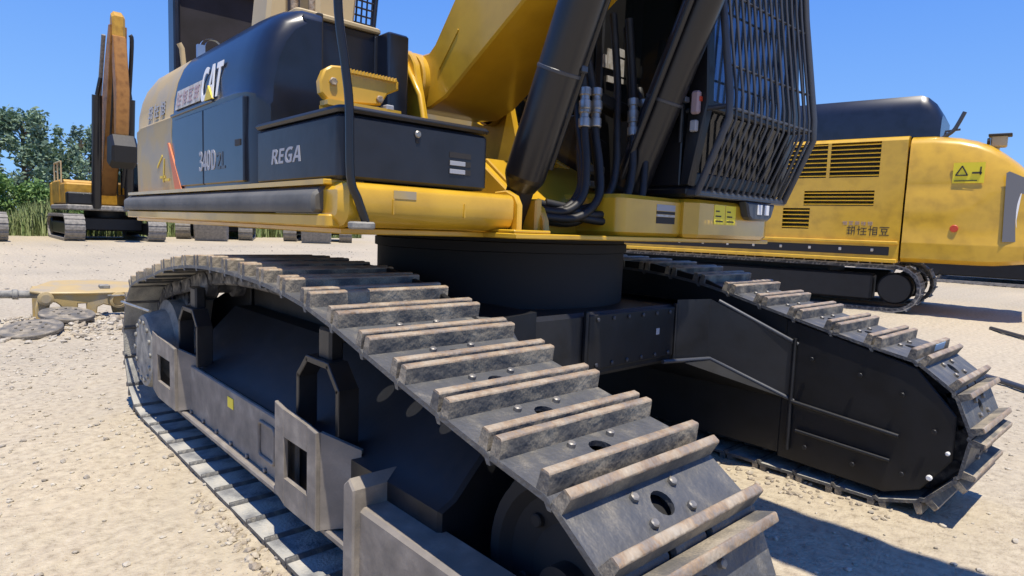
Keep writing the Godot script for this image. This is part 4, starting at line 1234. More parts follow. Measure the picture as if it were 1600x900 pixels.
	cpl = MB.new()
	cpl.box(Vector3(2.70, 1.82, -2.34), Vector3(0.22, 0.14, 0.03), 0.008, Basis(Vector3.BACK, -0.3))
	put("valve_cover", cpl.mesh(M.frame_black), ex, off)
	cpl = MB.new()
	cpl.bx(2.70, 2.86, 1.68, 1.73, -2.44, -2.36, 0.01)
	cpl.bx(2.72, 2.84, 1.60, 1.64, -2.44, -2.36, 0.01)
	put("valve_body", cpl.mesh(M.galv), ex, off)
	# white plates between the hoses and the cab
	var np := MB.new()
	for q in [[2.985, 3.095, 2.375, 2.42], [2.985, 3.095, 2.265, 2.362], [2.985, 3.095, 2.225, 2.253], [2.895, 2.975, 2.29, 2.40], [2.90, 2.975, 2.215, 2.25], [2.86, 2.89, 2.29, 2.36]]:
		np.bx(q[0] - 0.015, q[1] - 0.015, q[2], q[3], -2.41, -2.40, 0.0)
	put("white_plates", np.mesh(M.offwhite), ex, off)
	put("bulkhead", MB.new().bx(2.845, 3.12, 1.55, 3.0, -2.47, -2.412, 0.01).mesh(M.black), ex, off)

# ------------------------------------------------------------------ yellow excavator beside it
func build_side_excavator() -> void:
	var ex := thing("crawler_excavator", "all yellow crawler excavator with side louvres and dark engine cover", "excavator", Vector3(13.4, 0, -3.8), deg_to_rad(8.98558))
	# house panel (side faces local -x)
	var hs := MB.new()
	# skin with real openings, the roof above it, the floor below it
	for q in [[1.37, 1.56, -8.3, -0.085], [1.56, 1.975, -8.3, -2.22], [1.56, 1.975, -1.70, -0.085], [1.975, 2.03, -8.3, -0.085], [2.03, 2.32, -8.3, -1.83], [2.03, 2.32, -0.57, -0.085], [2.32, 2.58, -8.3, -0.085], [2.58, 3.25, -8.3, -3.2], [2.58, 3.25, -2.45, -2.30], [2.58, 3.25, -1.45, -1.39], [2.58, 3.25, -0.52, -0.085]]:
		hs.bx(0.02, 0.06, q[0], q[1], q[2], q[3], 0.0)
	hs.prism(2, P2([0.02, 3.25, 0.05, 3.30, 0.12, 3.33, 0.28, 3.345, 3.1, 3.345, 3.1, 3.25]), -8.3, -0.085, 0.0, 0.6)
	hs.bx(0.0, 3.1, 0.97, 1.37, -8.3, -0.085, 0.0)
	hs.bx(0.06, 3.1, 1.37, 3.25, -0.125, -0.0855, 0.0)
	var house := put("house", hs.mesh(M.yellow), ex)
	put("house_core", MB.new().bx(0.24, 3.0, 1.38, 3.24, -8.2, -0.14, 0.0).mesh(M.frame_black), house)  # dark block filling the house behind the louvre openings
	# louvres
	for g in [[-1.39, -0.52, 2.58, 3.25, 8], [-2.30, -1.45, 2.58, 3.27, 8], [-1.83, -0.57, 2.03, 2.32, 4], [-2.22, -1.70, 1.56, 1.975, 5], [-3.2, -2.45, 2.58, 3.27, 8]]:
		var k: int = g[4]
		for i in k:
			var y: float = g[2] + (g[3] - g[2]) * (i + 0.5) / k
			put("louvre_slat", MB.new().box(Vector3(0.05, y, (g[0] + g[1]) * 0.5), Vector3(0.075, 0.012, g[1] - g[0]), 0.002, Basis(Vector3.BACK, 0.45)).mesh(M.yellow), house)
	# sill
	put("sill", MB.new().bx(-0.05, 0.05, 1.30, 1.365, -8.2, -0.10, 0.015).mesh(M.yellow), house)
	put("sill_strip", MB.new().bx(-0.012, 0.02, 1.09, 1.255, -8.2, -0.24, 0.01).mesh(M.dark), house)
	put("lower_rail", MB.new().bx(-0.045, 0.05, 0.955, 1.03, -8.2, -0.10, 0.015).mesh(M.yellow), house)
	for i in 14:
		put("stud", MB.new().box(Vector3(-0.02, 1.185, -0.52 - 0.56 * i), Vector3(0.03, 0.06, 0.05), 0.008).mesh(M.offwhite), house)
	for g in 4: glyph(g, 0.15, 0.17, M.dark, house, Vector3(0.018, 1.545, -0.92 + 0.19 * g))
	for g in 5: glyph((g + 2) % 4, 0.08, 0.075, M.pink, house, Vector3(0.018, 1.69, -1.04 + 0.11 * g))
	# counterweight
	var cw := MB.new()
	var rings := []
	for q in [[-0.05, 3.325, 0.0], [0.3, 3.32, 0.0], [0.69, 3.27, 0.0], [0.95, 3.20, 0.01], [1.15, 3.11, 0.025], [1.35, 2.97, 0.05], [1.55, 2.80, 0.09], [1.75, 2.60, 0.16], [1.92, 2.38, 0.27], [2.05, 2.1, 0.42], [2.12, 1.9, 0.6]]:
		var t: float = q[1]
		var z: float = q[0]
		var d: float = q[2]
		var lift := 0.0 if z < 1.3 else (z - 1.3) * 0.12
		var crease: float = clampf(1.0 - max(z - 1.0, 0.0) / 0.25, 0.0, 1.0) * 0.035
		rings.append([Vector3(d + 0.12, 0.985 + lift, z), Vector3(d + 0.015, 1.06 + lift, z), Vector3(d - 0.006, 1.33, z), Vector3(d - 0.006, 1.36, z), Vector3(d + 0.005, 1.39, z), Vector3(d, 1.8, z), Vector3(d + 0.004, min(2.27, t - 0.3), z), Vector3(d + crease, min(2.34, t - 0.24), z), Vector3(d + 0.03, min(2.44, t - 0.2), z), Vector3(d + 0.06, t - 0.16, z), Vector3(d + 0.14, t - 0.06, z), Vector3(d + 0.30, t, z), Vector3(2.9 - d * 0.4, t, z), Vector3(3.05 - d * 0.4, 0.985 + lift, z)])
	loft(cw, rings)
	var cwt := put("counterweight", cw.mesh(M.yellow), ex)
	var stt := MB.new()
	stt.box(Vector3(0.008, 2.62, 0.87), Vector3(0.012, 0.36, 0.46), 0.0, Basis(Vector3.FORWARD, -0.05))
	var wl := put("warning_label", stt.mesh(M.label_yellow), cwt)
	wl.position.x = 0.016
	for i in 3:
		var a := deg_to_rad(90.0 + 120.0 * i)
		var b := deg_to_rad(210.0 + 120.0 * i)
		var pa := Vector3(0.012, 2.63 + 0.11 * sin(a), 0.77 + 0.10 * cos(a))
		var pb := Vector3(0.012, 2.63 + 0.11 * sin(b), 0.77 + 0.10 * cos(b))
		put("warning_print", MB.new().tube([pa, pb], 0.011, 5).mesh(M.dark), cwt)
	put("warning_print", MB.new().bx(0.008, 0.018, 2.60, 2.63, 0.92, 1.06, 0.0).mesh(M.dark), cwt)
	put("warning_print", MB.new().bx(0.008, 0.018, 2.58, 2.72, 1.03, 1.05, 0.0).mesh(M.dark), cwt)
	put("warning_print", MB.new().bx(0.006, 0.016, 2.47, 2.485, 0.67, 1.0, 0.0).mesh(M.dark), cwt)
	put("reflector", MB.new().cyl(Vector3(0.01, 1.63, 0.74), Vector3(-0.015, 1.63, 0.74), 0.065, 16, 0.008).mesh(M.red), cwt)
	# recessed plate with the big letters wrapping round the rear
	var rp := MB.new()
	var pl := P2([1.44, 1.42, 1.40, 2.60, 1.44, 2.63, 1.75, 2.48, 1.95, 2.25, 2.0, 1.45])
	for pth in [[0, 1, 2, 5], [2, 3, 5, 5], [3, 4, 5, 5]]:
		var q := []
		for id in pth:
			var z := pl[id].x
			q.append(Vector3(0.045 + pow(max(z - 1.3, 0.0), 1.8) * 0.55 - 0.03, pl[id].y, z))
		rp.quad(q[0], q[1], q[2], q[3], Vector3(-1, 0, 0.35).normalized())
	put("emblem_plate", rp.mesh(M.emblem_grey), cwt)
	var cat := text("CAT", 0.85, M.white, cwt, Transform3D(Basis(Vector3(0.42, 0, 0.9).normalized(), Vector3.UP, Vector3(-0.9, 0, 0.42).normalized()), Vector3(0.36, 1.95, 2.13)), "lettering", 0.01, Vector2(1.2, 0.95))
	# engine cover on the roof
	var ec := MB.new()
	rings = []
	for q in [[-2.9, 0.0, 0.30], [-2.6, 0.0, 0.12], [-2.2, 0.02, 0.0], [-1.6, 0.02, 0.0], [0.0, 0.05, 0.0], [0.12, 0.06, 0.05], [0.26, 0.08, 0.18], [0.36, 0.10, 0.38]]:
		var d: float = q[1] + 0.25
		var t: float = 4.12 - q[2]
		rings.append([Vector3(d, 3.33, q[0]), Vector3(d + 0.01, t - 0.28, q[0]), Vector3(d + 0.06, t - 0.12, q[0]), Vector3(d + 0.16, t, q[0]), Vector3(2.0, t + 0.03, q[0]), Vector3(2.1, 3.33, q[0])])
	loft(ec, rings)
	put("engine_cover", ec.mesh(M.navy), ex)
	var cm := MB.new()
	cm.box(Vector3(0.5, 3.20, 1.24), Vector3(0.2, 0.20, 0.24), 0.02)
	cm.cyl(Vector3(0.5, 3.0, 1.20), Vector3(0.5, 3.15, 1.22), 0.05, 10)
	var cmr := put("rear_camera", cm.mesh(M.beige), ex)
	put("camera_hood", MB.new().bx(0.36, 0.64, 3.29, 3.33, 1.08, 1.42, 0.01).mesh(M.dark), cmr)
	put("camera_lens", MB.new().cyl(Vector3(0.42, 3.2, 1.115), Vector3(0.42, 3.2, 1.07), 0.06, 12).mesh(M.dark), cmr)
	var mr := MB.new()
	mr.tube(spline([Vector3(0.4, 3.3, 0.40), Vector3(0.4, 3.42, 0.55), Vector3(0.4, 3.55, 0.62), Vector3(0.4, 3.75, 0.70)], 4), 0.035, 8)
	mr.tube([Vector3(0.4, 3.3, 0.42), Vector3(0.4, 3.42, 0.44), Vector3(0.4, 3.44, 0.66)], 0.02, 6)
	put("exhaust_stub", mr.mesh(M.bar), ex)
	# tracks
	for x in [0.1, 2.35]:
		var out := PackedVector2Array()
		for i in 11:
			var a := deg_to_rad(-90 + 18.0 * i)
			out.append(Vector2(-0.12 + 0.45 * cos(a), 0.46 + 0.45 * sin(a)))
		for i in 11:
			var a := deg_to_rad(90 + 18.0 * i)
			out.append(Vector2(-8.2 + 0.45 * cos(a), 0.46 + 0.45 * sin(a)))
		var ring := MB.new()
		var k := out.size()
		var inn := MB.inset(out, 0.07)
		for i in k:
			var j := (i + 1) % k
			ring.prism(0, PackedVector2Array([out[i], out[j], inn[j], inn[i]]), x, x + 0.65, 0.0)
		var tk := put("track", ring.mesh(M.chain), ex)
		var pts := resample(Array(out), 0.2)
		for i in pts.size():
			var a: Vector2 = pts[i]
			var b: Vector2 = pts[(i + 1) % pts.size()]
			var d := (b - a).normalized()
			var bs := Basis(Vector3.RIGHT, Vector3(0, -d.x, d.y), Vector3.RIGHT.cross(Vector3(0, -d.x, d.y)))
			var mid := (a + b) * 0.5
			var s := MB.new()
			s.box(Vector3.ZERO, Vector3(0.66, 0.02, 0.19), 0.0)
			s.box(Vector3(0, 0.025, 0.06), Vector3(0.66, 0.04, 0.02), 0.0)
			var sh := put("track_shoe", s.mesh(M.far_track), tk)
			sh.transform = Transform3D(bs, Vector3(x + 0.325, mid.y, mid.x))
		put("roller_frame", MB.new().bx(x + 0.08, x + 0.55, 0.2, 0.72, -7.9, -0.5, 0.04).mesh(M.black), tk)  # black and overlong, standing in for the shade under the house
		put("sprocket", MB.new().cyl(Vector3(x + 0.1, 0.46, -0.12), Vector3(x + 0.5, 0.46, -0.12), 0.30, 24, 0.03).mesh(M.black), tk)
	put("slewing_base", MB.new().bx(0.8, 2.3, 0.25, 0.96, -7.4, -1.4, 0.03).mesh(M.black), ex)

# ------------------------------------------------------------------ machines farther off
func far_machine(label: String, at: Vector3, turn: float, sc: float, pose: int, group := "") -> Node3D:
	var ex := thing("crawler_excavator", label, "excavator", at, turn, group)
	ex.scale = Vector3.ONE * sc
	for x in [-1.3, 1.3]:
		var out := PackedVector2Array()
		for i in 9:
			var a := deg_to_rad(-90 + 22.5 * i)
			out.append(Vector2(1.9 + 0.46 * cos(a), 0.47 + 0.46 * sin(a)))
		for i in 9:
			var a := deg_to_rad(90 + 22.5 * i)
			out.append(Vector2(-1.9 + 0.46 * cos(a), 0.47 + 0.46 * sin(a)))
		var inn := MB.inset(out, 0.08)
		var ring := MB.new()
		for i in out.size():
			var j := (i + 1) % out.size()
			ring.prism(0, PackedVector2Array([out[i], out[j], inn[j], inn[i]]), x - 0.3, x + 0.3, 0.0)
		var pts := resample(Array(out), 0.2)
		for i in pts.size():
			var a: Vector2 = pts[i]
			var b: Vector2 = pts[(i + 1) % pts.size()]
			var d := (b - a).normalized()
			var bs := Basis(Vector3.RIGHT, Vector3(0, -d.x, d.y), Vector3.RIGHT.cross(Vector3(0, -d.x, d.y)))
			ring.box(Vector3(x, (a.y + b.y) * 0.5, (a.x + b.x) * 0.5), Vector3(0.61, 0.07, 0.10), 0.0, bs)
		var tk := put("track", ring.mesh(M.far_track), ex)
		put("roller_frame", MB.new().bx(x - 0.22, x + 0.22, 0.22, 0.66, -1.8, 1.8, 0.04).mesh(M.black), tk)
		for zz in [-1.9, 1.9]:
			put("wheel", MB.new().cyl(Vector3(x - 0.24, 0.47, zz), Vector3(x + 0.24, 0.47, zz), 0.33, 18, 0.03).mesh(M.black), tk)
	put("car_body", MB.new().bx(-1.1, 1.1, 0.35, 0.85, -1.0, 1.0, 0.05).mesh(M.black), ex)
	put("slewing_ring", MB.new().cyl(Vector3(0, 0.85, 0), Vector3(0, 1.1, 0), 0.7, 24).mesh(M.black), ex)
	var hb := MB.new()
	hb.bx(-1.45, 1.45, 1.1, 1.3, -2.6, 1.6, 0.04)
	var hs := put("house", hb.mesh(M.far_track), ex)
	put("engine_house", MB.new().bx(-1.42, 1.42, 1.3, 2.25, -2.3, -0.2, 0.08).mesh(M.far_yellow), ex)
	put("fuel_tank", MB.new().bx(-1.42, -0.55, 1.3, 2.1, -0.15, 1.1, 0.06).mesh(M.far_yellow), ex)
	put("tool_box", MB.new().bx(-1.42, -0.6, 1.3, 1.75, 1.1, 1.55, 0.05).mesh(M.black), ex)
	put("counterweight", MB.new().prism(1, rrect(-1.45, 1.45, -3.0, -2.25, 0.3, 5), 1.15, 2.2, 0.08).mesh(M.far_yellow), ex)
	var cb := MB.new()
	cb.bx(0.45, 1.42, 1.3, 1.75, -0.2, 1.5, 0.04)
	cb.bx(0.45, 1.42, 2.85, 2.95, -0.2, 1.45, 0.04)
	for x in [0.48, 1.39]:
		for z in [-0.15, 0.6, 1.42]: cb.bx(x - 0.04, x + 0.04, 1.75, 2.85, z - 0.04, z + 0.04, 0.01)
	var cab := put("cab", cb.mesh(M.black), ex)
	for q in [[0.5, 1.37, 1.44, 1.45], [0.5, 1.37, -0.17, -0.16]]:
		put("window", MB.new().bx(q[0], q[1], 1.75, 2.85, q[2], q[3], 0.0).mesh(M.glass), cab)
	for x in [0.47, 1.40]:
		put("window", MB.new().bx(x - 0.005, x + 0.005, 1.75, 2.85, -0.1, 1.38, 0.0).mesh(M.glass), cab)
	var rl := MB.new()
	for z in [-1.8, -0.9, 0.0]: rl.tube([Vector3(-1.38, 2.1, z), Vector3(-1.38, 2.9, z)], 0.03, 6)
	rl.tube([Vector3(-1.38, 2.9, -1.8), Vector3(-1.38, 2.9, 0)], 0.03, 6)
	put("hand_rail", rl.mesh(M.beige), ex)
	if pose == 0:
		# boom reared up, stick folded down before it
		put("boom", MB.new().prism(0, P2([0.2, 1.7, 0.2, 2.2, 1.0, 4.4, 2.1, 6.4, 2.9, 7.55, 3.15, 7.5, 3.1, 6.9, 2.5, 5.3, 1.7, 3.4, 0.75, 1.7]), -0.26, 0.26, 0.02).mesh(M.far_boom), ex)
		put("boom_head", MB.new().prism(0, P2([2.7, 7.2, 2.8, 7.8, 3.0, 8.0, 3.25, 7.8, 3.25, 6.9, 3.0, 6.6]), -0.2, 0.2, 0.08).mesh(M.far_yellow), ex)
		put("stick", MB.new().prism(0, P2([2.9, 7.3, 3.35, 7.1, 3.7, 5.2, 3.4, 3.6, 3.1, 3.6, 3.15, 5.2]), -0.2, 0.2, 0.03).mesh(M.far_boom), ex)
		put("bucket", MB.new().prism(0, P2([3.0, 3.75, 3.5, 3.75, 3.85, 3.35, 3.75, 2.8, 3.3, 2.6, 2.8, 2.8]), -0.40, 0.40, 0.08).mesh(M.black), ex)
		for x in [-0.52, 0.52]:
			var cy := MB.new()
			cy.tube([Vector3(x, 1.2, 1.5), Vector3(x, 5.2, 2.15)], 0.16, 12)
			cy.tube([Vector3(x, 5.2, 2.15), Vector3(x * 0.8, 5.8, 2.25)], 0.07, 10)
			put("boom_cylinder", cy.mesh(M.black_gloss), ex)
		put("stick_cylinder", MB.new().tube([Vector3(-0.30, 4.2, 0.7), Vector3(-0.30, 7.3, 2.3)], 0.07, 8).mesh(M.far_track), ex)
		for x in [-0.12, 0.02]:
			put("oil_pipe", MB.new().tube([Vector3(x, 3.4, 1.9), Vector3(x, 5.3, 2.62), Vector3(x, 6.9, 3.25)], 0.035, 6).mesh(M.rubber), ex)
		put("hose_bundle", MB.new().tube(spline([Vector3(0.34, 2.0, 1.6), Vector3(0.36, 4.0, 2.3), Vector3(0.36, 6.8, 3.3), Vector3(0.3, 7.2, 3.4)], 5), 0.07, 6).mesh(M.rubber), ex)
	else:
		# boom reaching low, bucket on the ground
		put("boom", MB.new().prism(0, P2([0.2, 1.7, 0.2, 2.2, 1.3, 3.6, 2.6, 4.1, 4.6, 3.6, 4.6, 3.3, 2.7, 3.5, 1.7, 3.0, 0.75, 1.7]), -0.3, 0.3, 0.02).mesh(M.far_yellow), ex)
		put("stick", MB.new().prism(0, P2([4.3, 3.9, 4.7, 3.6, 3.9, 1.2, 3.6, 1.2]), -0.18, 0.18, 0.03).mesh(M.far_yellow), ex)
		put("bucket", MB.new().prism(0, P2([3.5, 1.3, 4.0, 1.3, 4.4, 0.7, 4.1, 0.02, 3.3, 0.02, 3.1, 0.5]), -0.65, 0.65, 0.05).mesh(M.far_track), ex)
		for x in [-0.45, 0.45]:
			put("boom_cylinder", MB.new().tube([Vector3(x, 1.4, 1.5), Vector3(x, 3.3, 2.5)], 0.1, 10).mesh(M.black_gloss), ex)
	return ex

func build_far() -> void:
	far_machine("yellow crawler excavator with brown boom reared up against the sky", Vector3(6.55, 0, -38.6), deg_to_rad(0.0), 1.32, 0)
	far_machine("crawler excavator with low boom parked by the reeds", Vector3(0.05, 0, -36.9), deg_to_rad(3.0), 1.3, 1)
	far_machine("crawler excavator with bucket on the ground behind the sand strip", Vector3(13.4, 0, -42.5), deg_to_rad(-22.0), 1.3, 1)
	far_machine("crawler excavator with bucket on the ground beside the slewing ring", Vector3(19.3, 0, -40.5), deg_to_rad(-28.0), 1.3, 1)
	far_machine("dark tracked excavator standing behind the yellow counterweight", Vector3(28.0, 0, -4.5), deg_to_rad(185.0), 1.15, 1)

# ------------------------------------------------------------------ things lying in the yard
func build_yard_bits() -> void:
	var yb := thing("steel_bracket", "weathered yellow steel coupler frame standing on the rubble", "machine part", Vector3(1.25, 0, -9.3))
	var M4: Material = M.sand_yellow
	var f := MB.new()
	# front plate with an arch and a slot
	var arch := P2([-0.40, 0.30, -0.34, 0.385, 0.30, 0.385, 0.55, 0.36, 0.62, 0.30, 0.62, 0.20, 0.40, 0.19, 0.26, 0.23, 0.20, 0.20, 0.18, 0.03, 0.09, 0.03, 0.085, 0.11, 0.085, 0.25, 0.0, 0.25, -0.005, 0.11, -0.01, 0.03, -0.13, 0.03, -0.135, 0.10, -0.15, 0.18, -0.18, 0.24, -0.22, 0.275, -0.26, 0.285, -0.30, 0.27, -0.32, 0.03, -0.41, 0.03, -0.42, 0.22])
	f.prism(2, arch, 0.10, 0.16, 0.012, 0.5)
	put("front_plate", f.mesh(M4), yb)
	f = MB.new()
	f.prism(1, P2([-0.44, -0.10, -0.20, -0.48, 0.30, -0.55, 0.70, -0.40, 0.95, -0.25, 0.95, 0.10, 0.62, 0.16, 0.1, 0.19, -0.34, 0.17, -0.46, 0.06]), 0.0, 0.035, 0.012, 0.5)
	var tpl := put("top_plate", f.mesh(M4), yb, Vector3(0, 0.385, 0.0))
	tpl.rotation = Vector3(0.13, 0, -0.025)
	f = MB.new()
	f.prism(2, P2([-0.40, 0.05, -0.40, 0.43, 0.60, 0.43, 0.60, 0.05, 0.45, 0.05, 0.4, 0.3, -0.2, 0.3, -0.25, 0.05]), -0.40, -0.36, 0.005)
	put("rear_plate", f.mesh(M4), yb)
	f = MB.new()
	f.lathe([Vector2(0.10, 0.0), Vector2(0.10, 0.05), Vector2(0.07, 0.06), Vector2(0.07, 0.02), Vector2(0.0, 0.02)], Vector3(0.42, 0.28, 0.155), Vector3.BACK, 18)
	put("pin_boss", f.mesh(M4), yb)
	f = MB.new()
	f.lathe([Vector2(0.08, 0.0), Vector2(0.08, 0.05), Vector2(0.05, 0.06), Vector2(0.0, 0.06)], Vector3(-0.32, 0.33, 0.155), Vector3.BACK, 16)
	put("pin_boss", f.mesh(M4), yb)
	f = MB.new()
	f.cyl(Vector3(-0.85, 0.385, 0.0), Vector3(-0.35, 0.365, 0.0), 0.045, 14, 0.01)
	f.cyl(Vector3(-0.62, 0.376, 0.0), Vector3(-0.56, 0.374, 0.0), 0.06, 14, 0.01)
	put("pin", f.mesh(M.hub), yb)
	f = MB.new()
	f.bx(0.25, 0.36, 0.41, 0.455, -0.1, 0.02, 0.008)
	f.bx(0.3, 0.9, 0.33, 0.35, 0.17, 0.22, 0.004)
	put("lug", f.mesh(M.hub), yb)
	for q in [["steel_disc", "larger rusty steel disc lying tilted on the rubble", Vector3(0.72, 0.10, -8.34), 0.28, 0.10], ["steel_disc", "rusty steel disc under the yellow coupler frame", Vector3(1.10, 0.17, -8.84), 0.27, -0.05]]:
		var d := MB.new()
		d.lathe([Vector2(0.0, 0.02), Vector2(0.05, 0.02), Vector2(0.06, 0.03), Vector2(0.17, 0.03), Vector2(0.19, 0.018), Vector2(q[3], 0.018), Vector2(q[3] + 0.006, 0.01), Vector2(q[3] + 0.006, -0.02), Vector2(0, -0.02)], Vector3.ZERO, Vector3.UP, 30)
		for i in 8:
			var a := TAU * i / 8.0
			d.cyl(Vector3(0.13 * cos(a), 0.028, 0.13 * sin(a)), Vector3(0.13 * cos(a), 0.045, 0.13 * sin(a)), 0.014, 6)
		var o := put(q[0], d.mesh(M.grouser))
		o.position = q[2]
		o.rotation = Vector3(0.16, 0, q[4])
		tag(o, q[1], "disc")
	# clods pushed up at the bracket and along the near track
	var rng := RandomNumberGenerator.new()
	rng.seed = 99
	var mm := MultiMesh.new()
	mm.transform_format = MultiMesh.TRANSFORM_3D
	mm.use_colors = true
	var cl := MB.new()
	for lat in 4:
		for lon in 7:
			var pnt := func(a: int, b: int) -> Vector3:
				var th := PI * a / 4.0
				var ph := TAU * (b % 7) / 7.0
				var s := 1.0 + 0.3 * sin(ph * 2.0 + a * 2.1) * sin(th) + 0.15 * cos(ph * 3.0 + a)
				return Vector3(sin(th) * cos(ph) * s, cos(th) * 0.62, sin(th) * sin(ph) * s) * 0.5
			var a: Vector3 = pnt.call(lat, lon)
			var b: Vector3 = pnt.call(lat + 1, lon)
			var c: Vector3 = pnt.call(lat + 1, lon + 1)
			var d: Vector3 = pnt.call(lat, lon + 1)
			var nn := ((a + b + c + d) * 0.25).normalized()
			cl.quad(a, b, c, d, nn)
	mm.mesh = cl.mesh(M.pebble)
	var trs := []
	var cols := []
	for i in 420:
		var x := 0.0
		var z := 0.0
		var s := 0.0
		if i < 260:
			x = rng.randfn(1.15, 0.55); z = rng.randfn(-8.75, 0.32); s = 0.03 + 0.11 * pow(rng.randf(), 3.0)
		elif i < 340:
			x = 0.90 + rng.randfn(0, 0.03); z = rng.randf_range(-3.2, -1.9); s = 0.015 + 0.035 * rng.randf()
		else:
			x = 3.45 + rng.randfn(0, 0.06); z = rng.randf_range(-1.9, -0.9); s = 0.012 + 0.03 * rng.randf()
		var bs := Basis.from_euler(Vector3(rng.randf(), rng.randf() * TAU, rng.randf())).scaled(Vector3(s, s * 0.8, s * rng.randf_range(0.8, 1.3)))
		trs.append(Transform3D(bs, Vector3(x, ground_h(x, z) + s * 0.05, z)))
		cols.append(Color(0.50, 0.44, 0.34).lerp(Color(0.33, 0.28, 0.22), rng.randf()))
	mm.instance_count = trs.size()
	for i in trs.size():
		mm.set_instance_transform(i, trs[i]); mm.set_instance_color(i, cols[i])
	var mi := MultiMeshInstance3D.new()
	mi.name = "rubble"; mi.multimesh = mm
	add_child(mi)
	tag(mi, "broken clods of dry earth heaped around the yellow frame", "rubble", "", "stuff")
	# crust of wheel ruts is part of the ground; scrap rods far off on the sand
	for q in [[Vector3(12.5, 0.03, -2.2), Vector3(10.0, 0.03, -0.6), "thin dark steel bar lying on sand between the two machines"], [Vector3(8.2, 0.03, -1.9), Vector3(7.1, 0.03, -0.6), "thin dark steel bar lying on sand close to the worn track"]]:
		var b := MB.new()
		b.tube([q[0], (q[0] + q[1]) * 0.5 + Vector3(0, 0.01, 0.05), q[1]], 0.03, 8)
		var o := put("steel_bar", b.mesh(M.bar))
		tag(o, q[2], "bar")

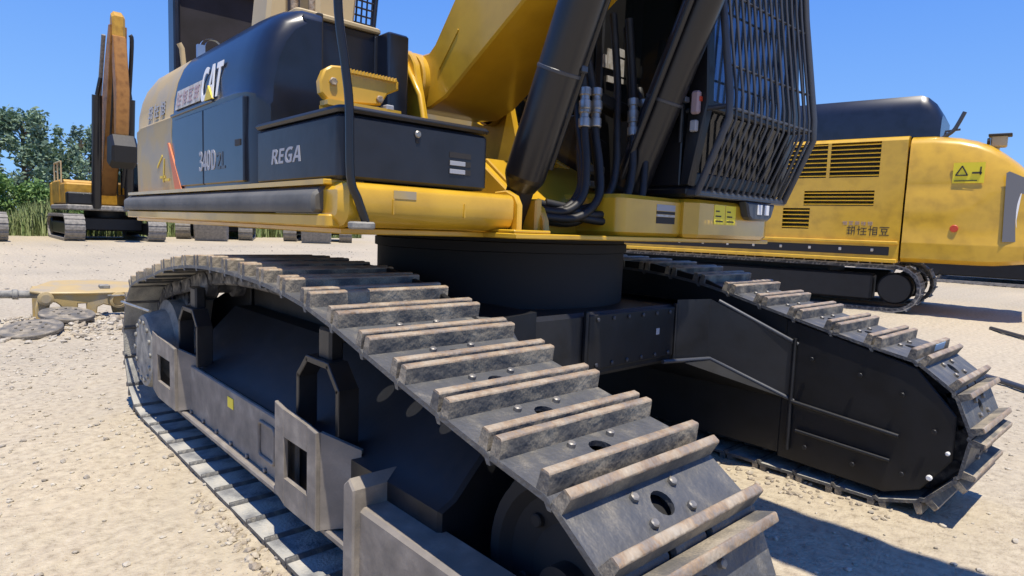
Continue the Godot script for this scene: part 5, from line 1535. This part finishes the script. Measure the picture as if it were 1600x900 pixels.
# ------------------------------------------------------------------ trees, bushes, reeds
func leaf_cloud(mb: MB, rng: RandomNumberGenerator, ctr: Vector3, rad: Vector3, count: int, size: float, c0: Color, c1: Color) -> void:
	for i in count:
		var d := Vector3(rng.randfn(), rng.randfn(), rng.randfn()).normalized()
		var p := ctr + d * rad * pow(rng.randf(), 0.45)
		var bs := Basis.from_euler(Vector3(rng.randf() * TAU, rng.randf() * TAU, rng.randf() * TAU))
		var s := size * rng.randf_range(0.6, 1.3)
		var nn := (bs.y + d * 0.6 + Vector3(0, 0.3, 0)).normalized()
		var a := p + bs.x * s
		var b := p + bs.z * s * 0.45
		var c := p - bs.x * s
		var e := p - bs.z * s * 0.45
		mb.quad(a, b, c, e, bs.y if bs.y.dot(nn) > 0 else -bs.y)
		var col := c0.lerp(c1, rng.randf())
		for q in 6: mb.c.append(col)
func build_plants() -> void:
	M.leaf = mat(Color.WHITE, 0.7)
	M.leaf.vertex_color_use_as_albedo = true
	M.leaf.backlight_enabled = true; M.leaf.backlight = Color(0.35, 0.4, 0.2)
	M.leaf.cull_mode = BaseMaterial3D.CULL_DISABLED
	var rng := RandomNumberGenerator.new()
	rng.seed = 2024
	var spots := [[1.2, -50.0, 7.6, 1.9, "feathery blue-green tree with the tallest tip behind the reeds"], [4.4, -52.0, 8.4, 2.0, "tall slender-twigged blue-green tree behind the reeds"], [7.7, -53.5, 7.7, 2.1, "blue-green tree spreading beside the reared boom"], [-2.5, -51.0, 6.8, 2.0, "low rounded tree at the end of the tree belt"], [11.6, -58.0, 5.4, 1.8, "short tree showing beneath the dark machine's sill"], [17.0, -62.0, 5.4, 2.2, "stocky tree farthest along the tree belt"], [24.0, -66.0, 5.5, 2.2, "broad tree standing past the far tracked machines"]]
	for sp in spots:
		sp[2] *= 0.92
		var t := thing("leafy_tree", sp[4], "tree", Vector3(sp[0], 0, sp[1]), 0.0, "trees along the far edge of the yard")
		var h: float = sp[2]
		var r: float = sp[3]
		var tk := MB.new()
		tk.tube([Vector3(0, 0, 0), Vector3(0.05, h * 0.3, 0.02), Vector3(-0.04, h * 0.6, 0.05), Vector3(0.03, h * 0.9, 0)], 0.11, 7)
		var cr := MB.new()
		for k in 58:
			var a := rng.randf() * TAU
			var y := rng.randf_range(0.12, 0.86) * h
			var spread: float = r * (1.0 - pow(abs(y / h - 0.45) / 0.62, 2.0)) * rng.randf_range(0.45, 1.0)
			var tip := Vector3(cos(a) * spread, y + rng.randf_range(0.3, 0.9), sin(a) * spread)
			tk.tube([Vector3(0, y - 0.5, 0), tip * 0.5 + Vector3(0, (y - 0.5) * 0.5 + 0.05, 0), tip], 0.028, 5)
			leaf_cloud(cr, rng, tip, Vector3(0.55, 0.8, 0.55) * rng.randf_range(0.7, 1.15), 95, 0.17, Color(0.12, 0.19, 0.12), Color(0.25, 0.34, 0.22))
		for k in 7:
			var a := rng.randf() * TAU
			var rr := r * rng.randf_range(0.1, 0.65)
			leaf_cloud(cr, rng, Vector3(cos(a) * rr, h * rng.randf_range(0.86, 0.98), sin(a) * rr), Vector3(0.18, 0.55, 0.18), 45, 0.13, Color(0.08, 0.135, 0.11), Color(0.17, 0.25, 0.185))
		put("trunk", tk.mesh(M.bark), t)
		put("crown", cr.mesh(M.leaf), t)
	var bush_words := ["beside the reared boom", "at the foot of the feathery tree", "behind the tall reeds", "between the tree belt and the reeds", "next to the low rounded tree", "below the short tree", "behind the far tracked machines", "past the bucket on the ground"]
	var bx := [[6.2, -47.5, 3.0, 1.8], [3.4, -46.5, 4.0, 2.0], [1.5, -45.5, 3.6, 1.9], [4.9, -46.0, 3.4, 1.8], [-1.0, -46.0, 3.4, 1.9], [11.8, -51.0, 1.9, 1.6], [15.5, -53.0, 1.8, 1.8], [21.0, -56.0, 2.0, 2.0]]
	for i in bx.size():
		var q = bx[i]
		var b := thing("green_bush", "dense fresh green bush " + bush_words[i], "bush", Vector3(q[0], 0, q[1]), 0.0, "bushes along the far edge of the yard")
		var cr := MB.new()
		for k in 24:
			var a := rng.randf() * TAU
			var rr: float = q[3] * sqrt(rng.randf()) * 0.9
			leaf_cloud(cr, rng, Vector3(cos(a) * rr, q[2] * rng.randf_range(0.25, 0.8), sin(a) * rr * 0.7), Vector3(0.6, 0.45, 0.6), 110, 0.13, Color(0.10, 0.19, 0.04), Color(0.21, 0.33, 0.095))
		put("foliage", cr.mesh(M.leaf), b)
		put("stem", MB.new().tube([Vector3(0, 0, 0), Vector3(0.05, q[2] * 0.6, 0)], 0.05, 6).mesh(M.bark), b)
	# reeds
	var rd := MB.new()
	for k in 9000:
		var u := rng.randf()
		var x := -3.0 + 30.0 * u
		var z: float = -41.8 - 0.28 * max(x, 0.0) + rng.randf_range(-2.6, 0.9)
		var h := rng.randf_range(0.9, 1.9) * (0.75 + 0.5 * (0.5 + 0.5 * sin(x * 1.7)))
		var w := rng.randf_range(0.02, 0.035)
		var yaw := rng.randf() * TAU
		var lean := Vector3(cos(yaw), 0, sin(yaw)) * h * rng.randf_range(0.1, 0.5)
		var sd := Vector3(-sin(yaw), 0, cos(yaw)) * w
		var p := Vector3(x, -0.02, z)
		var m := p + Vector3(0, h * 0.6, 0) + lean * 0.35
		var tp := p + Vector3(0, h, 0) + lean
		var nn := Vector3(cos(yaw), 0.3, sin(yaw)).normalized()
		rd.quad(p - sd, p + sd, m + sd * 0.8, m - sd * 0.8, nn)
		rd.trif(m - sd * 0.8, m + sd * 0.8, tp, nn)
		var col := Color(0.14, 0.21, 0.07).lerp(Color(0.30, 0.34, 0.15), rng.randf())
		for q in 9: rd.c.append(col)
	var r := put("reeds", rd.mesh(M.leaf))
	tag(r, "tall light green reeds along the edge of the sand", "reeds", "", "stuff")
